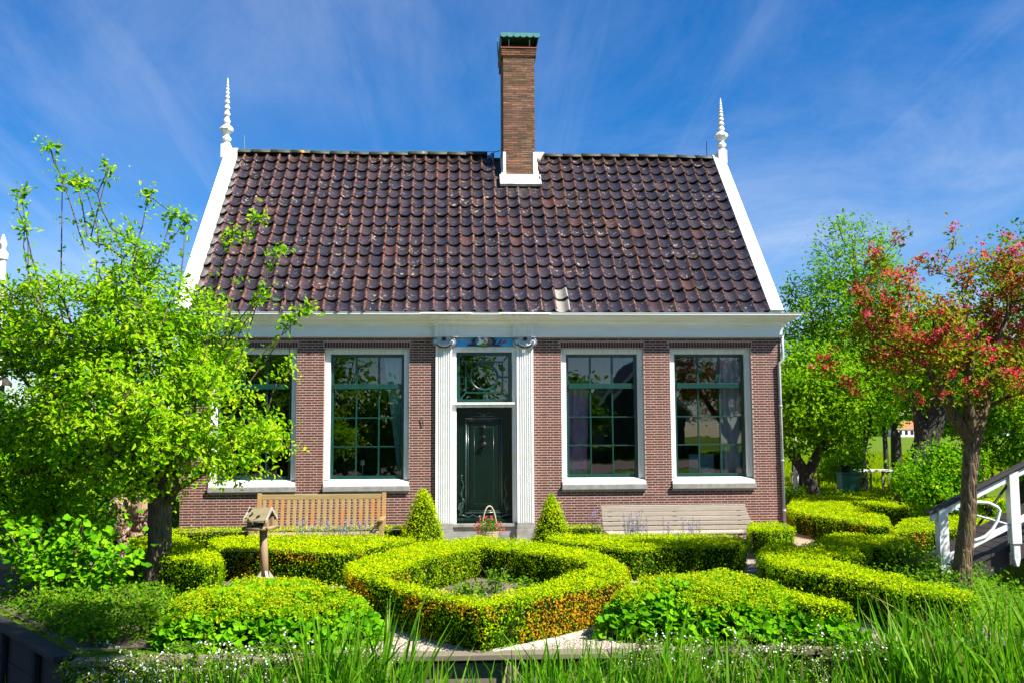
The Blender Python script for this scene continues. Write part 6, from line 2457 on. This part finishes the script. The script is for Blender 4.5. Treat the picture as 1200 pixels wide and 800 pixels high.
# ------------------------------------------------------------------ white footbridge at the right
br = thing('footbridge', 'white painted wooden footbridge with sloping railing over the dark ditch, right', 'bridge', (6.5, -3.8, GZ))
BY = -3.85
slope = 0.475


def zrail(x, z0):
    return z0+slope*(x-6.46)


def sloped(mb, x0, x1, za, zb, y0, y1):
    mb.prism([(x0, zrail(x0, za)), (x1, zrail(x1, za)), (x1, zrail(x1, zb)), (x0, zrail(x0, zb))], y0, y1, 'y')


for yo, nm in ((BY, 0),):
    for k, x in enumerate((6.46, 7.54, 8.62)):
        b = MB()
        zt = zrail(x, 0.60)+0.02
        zbm = (GZ-0.6) if k == 0 else zrail(x, -0.55)-0.12
        b.box(x-0.072, x+0.072, yo-0.065, yo+0.065, zrail(x, -0.42), zt)
        b.box(x-0.05, x+0.05, yo-0.05, yo+0.05, zrail(x, -0.62), zrail(x, -0.42)-0.001)
        if k:
            b.prism([(x-0.05, zrail(x, -0.62)), (x+0.05, zrail(x, -0.62)), (x+0.02, zrail(x, -0.74)), (x-0.02, zrail(x, -0.74))], yo-0.05, yo+0.05, 'y')
        b.build('post', 'bridgewhite', br, bevel=0.008)
    b = MB()
    sloped(b, 6.30, 9.4, 0.50, 0.595, yo-0.035, yo+0.035)
    b.build('handrail', 'bridgewhite', br, bevel=0.005)
    b = MB()
    sloped(b, 6.24, 9.4, 0.622, 0.66, yo-0.085, yo+0.085)
    b.build('handrail_cap', 'bridgedark', br, bevel=0.005)
    b = MB()
    sloped(b, 6.535, 7.465, -0.17, -0.08, yo-0.03, yo+0.03)
    sloped(b, 7.615, 8.545, -0.17, -0.08, yo-0.03, yo+0.03)
    b.build('lower_rail', 'bridgewhite', br, bevel=0.004)
    b = MB()
    b.tube([(6.54, yo-0.02, 0.63), (7.48, yo-0.02, 0.36)], 0.016, 6)
    b.build('tie_rod', 'rod', br)
    b = MB()
    b.tube([(7.55, yo+0.02, 1.02), (7.10, yo+0.02, 0.47), (6.85, yo+0.02, 0.15)], 0.018, 6)
    b.build('brace_rod', 'bridgedark', br)
    if nm == 0:
        b = MB()
        hp = [(6.88, 0.66), (7.0, 0.70), (7.16, 0.685), (7.29, 0.62), (7.32, 0.58), (7.28, 0.44), (7.20, 0.31), (7.08, 0.20), (6.94, 0.155), (6.82, 0.15)]
        b.tube([(x, yo-0.03, z) for x, z in hp], 0.024, 7)
        b.build('railing_hoop', 'bridgewhite', br, smooth=True)
for k in range(22):
    x = 6.52+k*0.14
    b = MB()
    sloped(b, x, x+0.13, -0.46, -0.42, BY+0.07, BY+1.43)
    b.build('deck_plank', 'bridgedark', br)
for yo in (BY+0.10, BY+1.32):
    b = MB()
    sloped(b, 6.5, 9.6, -0.72, -0.465, yo, yo+0.09)
    b.build('deck_beam', 'bridgedark', br)
for x in (8.62, 9.45):
    for yo in (BY+0.19, BY+1.22):
        one_box('trestle_post', 'bridgedark', br, x-0.06, x+0.06, yo, yo+0.10, WZ-0.5, zrail(x, -0.73))
for k in range(10):
    x = 9.62+k*0.14
    one_box('deck_plank', 'bridgedark', br, x, x+0.13, BY+0.07, BY+1.43, zrail(9.6, -0.46), zrail(9.6, -0.42))
b = MB()
b.box(6.62, 6.72, BY-0.6, BY+1.6, WZ-0.3, GZ-0.02)
b.build('abutment', 'bridgedark', br)

# ------------------------------------------------------------------ bee box, garden table, pole
bee = thing('bee_box', 'dark green garden box with a black pot on its lid, beyond the hedges', 'box', (9.9, 8, GZ))
b = MB()
b.box(9.68, 10.13, 7.8, 8.2, 0.0, 0.60)
b.build('box_body', 'beegreen', bee, bevel=0.01)
one_box('lid', 'beegreen', bee, 9.65, 10.16, 7.77, 8.23, 0.602, 0.66, bevel=0.01)
for x in (9.72, 10.09):
    for y in (7.84, 8.16):
        one_box('leg', 'bridgedark', bee, x-0.03, x+0.03, y-0.03, y+0.03, GZ, -0.001)
b = MB()
b.lathe([(0.12, 0), (0.16, 0.16), (0.165, 0.17), (0.14, 0.17), (0.12, 0.08)], (9.84, 8.0, 0.661), 14)
tag(b.build('pot', 'black', None, smooth=False), 'black plant pot standing on the green garden box', 'pot')
tb = thing('garden_table', 'low white topped garden table beyond the far hedges, right of the green box', 'table', (11.3, 10, GZ))
for k in range(3):
    one_box('top_board', 'plank' if k == 1 else 'bridgewhite', tb, 10.65, 11.95, 9.75+0.17*k, 9.75+0.17*k+0.16, 0.60, 0.65)
for x in (10.75, 11.85):
    for y in (9.8, 10.2):
        one_box('leg', 'plank', tb, x-0.03, x+0.03, y-0.03, y+0.03, GZ, 0.599)
pole = MB()
pole.tube([(8.72, 8.6, GZ), (8.72, 8.6, 3.0)], 0.045, 8)
pole.tube([(8.72, 8.6, GZ), (8.72, 8.6, 0.9)], 0.075, 8)
tag(pole.build('white_pole', 'bridgewhite'), 'thin white pole among the orchard leaves right of the house', 'pole')
for k in range(5):
    p_ = MB()
    x = 8.1+0.75*k
    p_.tube([(x, 9.3, GZ), (x, 9.3, 0.62)], 0.032, 6)
    tag(p_.build('fence_post', 'plank'), ('leftmost short wooden post of the row behind the bee box', 'second short wooden post from the left behind the bee box', 'middle short wooden post of the row behind the bee box', 'fourth short wooden post from the left behind the bee box', 'rightmost short wooden post of the row behind the bee box')[k], 'post', 'wooden posts behind the bee box')

# ------------------------------------------------------------------ far buildings and tree line
def far_house(label, x, y, wd, dp, hw, hr, wallm, roofm, name='far_house', group='far houses beyond the meadow'):
    t = thing(name, label, 'house', (x, y, GZ), group)
    b = MB()
    b.box(x-wd/2, x+wd/2, y, y+dp, GZ, hw)
    b.build('wall', wallm, t)
    b = MB()
    b.prism([(y-0.3, hw), (y+dp+0.3, hw), (y+dp/2, hr)], x-wd/2-0.3, x+wd/2+0.3, 'x')
    b.build('roof', roofm, t)
    for k in range(3):
        one_box('window', 'black', t, x-wd*0.36+wd*0.28*k, x-wd*0.36+wd*0.28*k+wd*0.14, y-0.06, y-0.004, GZ+1.0, hw-0.5)
    one_box('door', 'darkboards', t, x+wd*0.40, x+wd*0.46, y-0.06, y-0.004, GZ, GZ+2.1)


far_house('white house with orange roof far beyond the meadow', 196, 400, 9, 8, 3.0, 6.6, 'farwhite', 'farroof')
far_house('long pale shed with grey roof far beyond the meadow', 262, 420, 22, 8, 2.8, 4.8, 'farwhite', 'lead')
# neighbour house at the far left
nh = thing('neighbour_house', 'dark green boarded house with white corner boards glimpsed through the left tree', 'house', (-14.6, 9, GZ))
b = MB()
b.box(-21.4, -15.1, 8.0, 15.0, GZ, 3.6)
b.prism([(-21.4, 3.602), (-15.1, 3.602), (-18.25, 6.5)], 8.001, 15.0, 'y')
b.build('wall', 'darkboards', nh)
b = MB()
b.box(-15.2, -15.0, 7.94, 8.06, GZ, 3.8)
b.build('corner_board', 'white', nh)
for s in (-1, 1):
    b = MB()
    xa, xb = -18.25+s*3.3, -18.25
    b.prism([(xa, 3.45), (xb, 6.65), (xb, 6.35), (xa, 3.15)], 7.90, 7.99, 'y')
    b.build('gable_board', 'white', nh)
    b = MB()
    b.prism([(xa, 3.45), (xb, 6.68), (xb, 6.58), (xa, 3.35)], 7.995, 15.2, 'y')
    b.build('roof', 'darkroof', nh)
b = MB()
b.lathe([(0.09, 0), (0.09, 0.5), (0.13, 0.55), (0.14, 0.7), (0.06, 0.8), (0.10, 0.95), (0.02, 1.2)], (-12.30, 8.2, 5.75), 12)
b.box(-12.37, -12.23, 8.13, 8.27, 3.2, 5.751)
b.box(-15.1, -12.23, 8.1, 8.3, 3.0, 3.25)
b.build('gable_post', 'white', nh)
one_box('window', 'white', nh, -17.1, -16.0, 7.95, 7.998, 1.2, 2.8)
one_box('pane', 'black', nh, -17.0, -16.1, 7.93, 7.949, 1.3, 2.7)

# distant tree line: one soft mass of foliage far behind the meadow
n = 40000
X = RNG.uniform(-300, 620, n)
hh = 13.0+4.0*np.sin(X*0.05)+2.0*np.sin(X*0.13+1)+1.2*np.sin(X*0.41)
Z = GZ+RNG.random(n)**0.7*np.maximum(hh, 1.6)
Y = 460+RNG.normal(size=n)*5+10*np.sin(X*0.03)
keep = X > -1e9
P = np.column_stack([X, Y, Z])[keep]
me = leaf_cloud('tree_line', P, RNG.normal(size=P.shape)*.6+np.array([0, -.6, .6]), 2.8*RNG.uniform(.6, 1.4, len(P)), 0.8, 'dia')
tag(link('tree_line', me, 'darktree'), 'low tree line along the horizon beyond the meadow', 'tree line', kind='stuff')

# meadow grass between the garden and the far houses
n = 26000
Y = 11+RNG.random(n)**1.6*60
X = Y*(0.36+RNG.random(n)*0.42)+RNG.uniform(0, 6, n)
P = np.column_stack([X, Y, np.full(n, GZ)])
me = leaf_cloud('meadow_grass', P, np.column_stack([RNG.normal(size=n), RNG.normal(size=n)-1, RNG.normal(size=n)*0.2]), 0.32*RNG.uniform(.5, 1.4, n), 0.10, 'dia', None, None, RNG.normal(size=(n, 3))*0.25+np.array([0, 0, 1]))
tag(link('meadow_grass', me, 'froth'), 'long sunlit meadow grass beyond the garden', 'grass', kind='stuff')

# ------------------------------------------------------------------ reeds in the ditch
def blades(spec):
    Vs, Fs, Rr = [], [], []
    off = 0
    S = 6
    for (x0, x1, y0, y1, n, h0, h1, lean) in spec:
        for k in range(n):
            x, y = RND.uniform(x0, x1), RND.uniform(y0, y1)
            h = RND.uniform(h0, h1)
            wd = RND.uniform(0.009, 0.020)*(0.85+h*0.3)
            a = RND.random()*6.28
            ca_, sa_ = math.cos(a), math.sin(a)
            ld = RND.gauss(lean, 0.16)
            ly = RND.gauss(0, 0.14)
            bend = abs(RND.gauss(0, 0.22))*h
            bd = RND.random()*6.28
            rn = RND.gauss(0.5, 0.2)
            zb = WZ-0.05
            for s in range(S+1):
                f = s/S
                w_ = wd*(0.75+0.9*f-1.65*f*f) if f < 1 else 0.0005
                w_ = max(w_, 0.0006)
                cx = x+ld*h*f+math.cos(bd)*bend*f**2.5
                cy = y+ly*h*f+math.sin(bd)*bend*f**2.5
                cz = zb+h*f-0.35*bend*f**4
                tw = a+f*0.9
                Vs.append((cx-math.cos(tw)*w_, cy-math.sin(tw)*w_, cz))
                Vs.append((cx+math.cos(tw)*w_, cy+math.sin(tw)*w_, cz))
            for s in range(S):
                o = off+2*s
                Fs.append((o, o+1, o+3, o+2))
                Rr.append(rn+0.15*(s/S))
            off += 2*(S+1)
    me = np_mesh('reeds', np.array(Vs), np.array(Fs))
    add_attr(me, 'rnd', np.clip(Rr, 0, 1))
    Dd = np.repeat((np.random.default_rng(3).random(len(Rr)//S) < 0.05)*0.8, S)
    add_attr(me, 'dry', Dd)
    return me


spec = [(-2.9, -1.0, -9.9, -9.15, 620, 0.55, 1.05, 0.04), (-1.85, -1.05, -9.6, -9.1, 150, 0.90, 1.45, 0.10), (-1.0, 0.6, -9.9, -9.2, 330, 0.50, 0.98, 0.05), (0.0, 1.35, -9.8, -9.15, 470, 0.60, 1.12, 0.03), (1.2, 2.2, -9.7, -9.15, 300, 0.55, 1.10, 0.06),
        (2.2, 3.6, -9.8, -9.2, 170, 0.55, 0.95, 0.0), (3.3, 5.4, -9.8, -8.75, 640, 0.75, 1.42, -0.12), (2.9, 3.8, -9.6, -9.0, 120, 0.75, 1.25, -0.05), (4.9, 6.2, -9.0, -7.9, 260, 0.80, 1.40, -0.12), (5.9, 7.2, -8.4, -6.6, 200, 0.70, 1.30, -0.08), (-4.4, -2.9, -9.8, -9.4, 40, 0.5, 0.85, 0.0), (1.0, 1.3, -9.3, -9.1, 6, 1.2, 1.6, 0.02)]
tag(link('reeds', blades(spec), 'reed'), 'fresh green reed blades growing in the ditch along the bottom edge', 'reeds', kind='stuff')

# ------------------------------------------------------------------ across the ditch, behind the viewer (seen as reflections in the panes, plus an added shade tree)
make_tree('roadside_tree', 'broad green tree across the road, mirrored in the left windows', [([(-4.4, -27, GZ), (-4.4, -27, 2.4)], [0.35, 0.28])],
          [(-0.5, -27, 3.7, 1.7, 1.6, 2.5), (-4.4, -27, 1.9, 3.0, 1.6, 2.0), (-7.9, -26, 5.0, 2.3, 2.4, 3.0)], 300, 36, 0.34, 0.42, 'darktree', 'barkdark', seed=21, r_tip=0.02)
make_tree('roadside_tree', 'tall green tree across the road, mirrored in the leftmost window', [([(-10.5, -26, GZ), (-10.5, -26, 3)], [0.4, 0.3])],
          [(-10.5, -26, 5.5, 4.0, 3.4, 3.6)], 260, 36, 0.36, 0.45, 'darktree', 'barkdark', seed=22, r_tip=0.02)
make_tree('roadside_tree', 'small round tree across the road, mirrored in the windows right of the door', [([(6.6, -44, GZ), (6.6, -44, 2)], [0.25, 0.2])],
          [(6.6, -44, 3.1, 2.3, 2.0, 1.8)], 120, 34, 0.36, 0.4, 'darktree', 'barkdark', seed=23, r_tip=0.02)
make_tree('added_shade_tree', 'unseen tree added on the near bank so its crown shades the left corner of the garden', [([(6.35, -15, -1.0), (6.35, -15, 5.8), (4.3, -14.3, 10.8)], [0.28, 0.22, 0.12])],
          [(3.9, -14.1, 12.0, 1.35, 1.4, 1.2), (3.0, -14.2, 11.6, 0.7, 0.8, 0.7)], 150, 40, 0.16, 0.2, 'darktree', 'barkdark', seed=24, r_tip=0.012)  # crown placed out of view to cast shade on the left bank corner
op = thing('opposite_house', 'dark boarded gable house across the road, mirrored in the right windows', 'house', (12.6, -52, GZ))
b = MB()
b.box(9.4, 15.8, -58, -50, GZ, 3.0)
b.prism([(9.4, 3.002), (15.8, 3.002), (12.6, 7.0)], -58, -50.001, 'y')
b.build('wall', 'darkboards', op)
for s in (-1, 1):
    b = MB()
    b.prism([(12.6+s*3.5, 2.9), (12.6, 7.2), (12.6, 6.85), (12.6+s*3.5, 2.55)], -49.99, -49.9, 'y')
    b.build('gable_board', 'white', op)
    b = MB()
    b.prism([(12.6+s*3.5, 2.9), (12.6, 7.25), (12.6, 7.12), (12.6+s*3.5, 2.77)], -58.2, -49.995, 'y')
    b.build('roof', 'darkroof', op)
hedge('trimmed hedge along the far side of the road, mirrored in the panes', [(-14, -45.2), (20, -45.2), (20, -44.2), (-14, -44.2)], z0=GZ, z1=0.75, dens=60, size=0.14, group=None, seed=15)
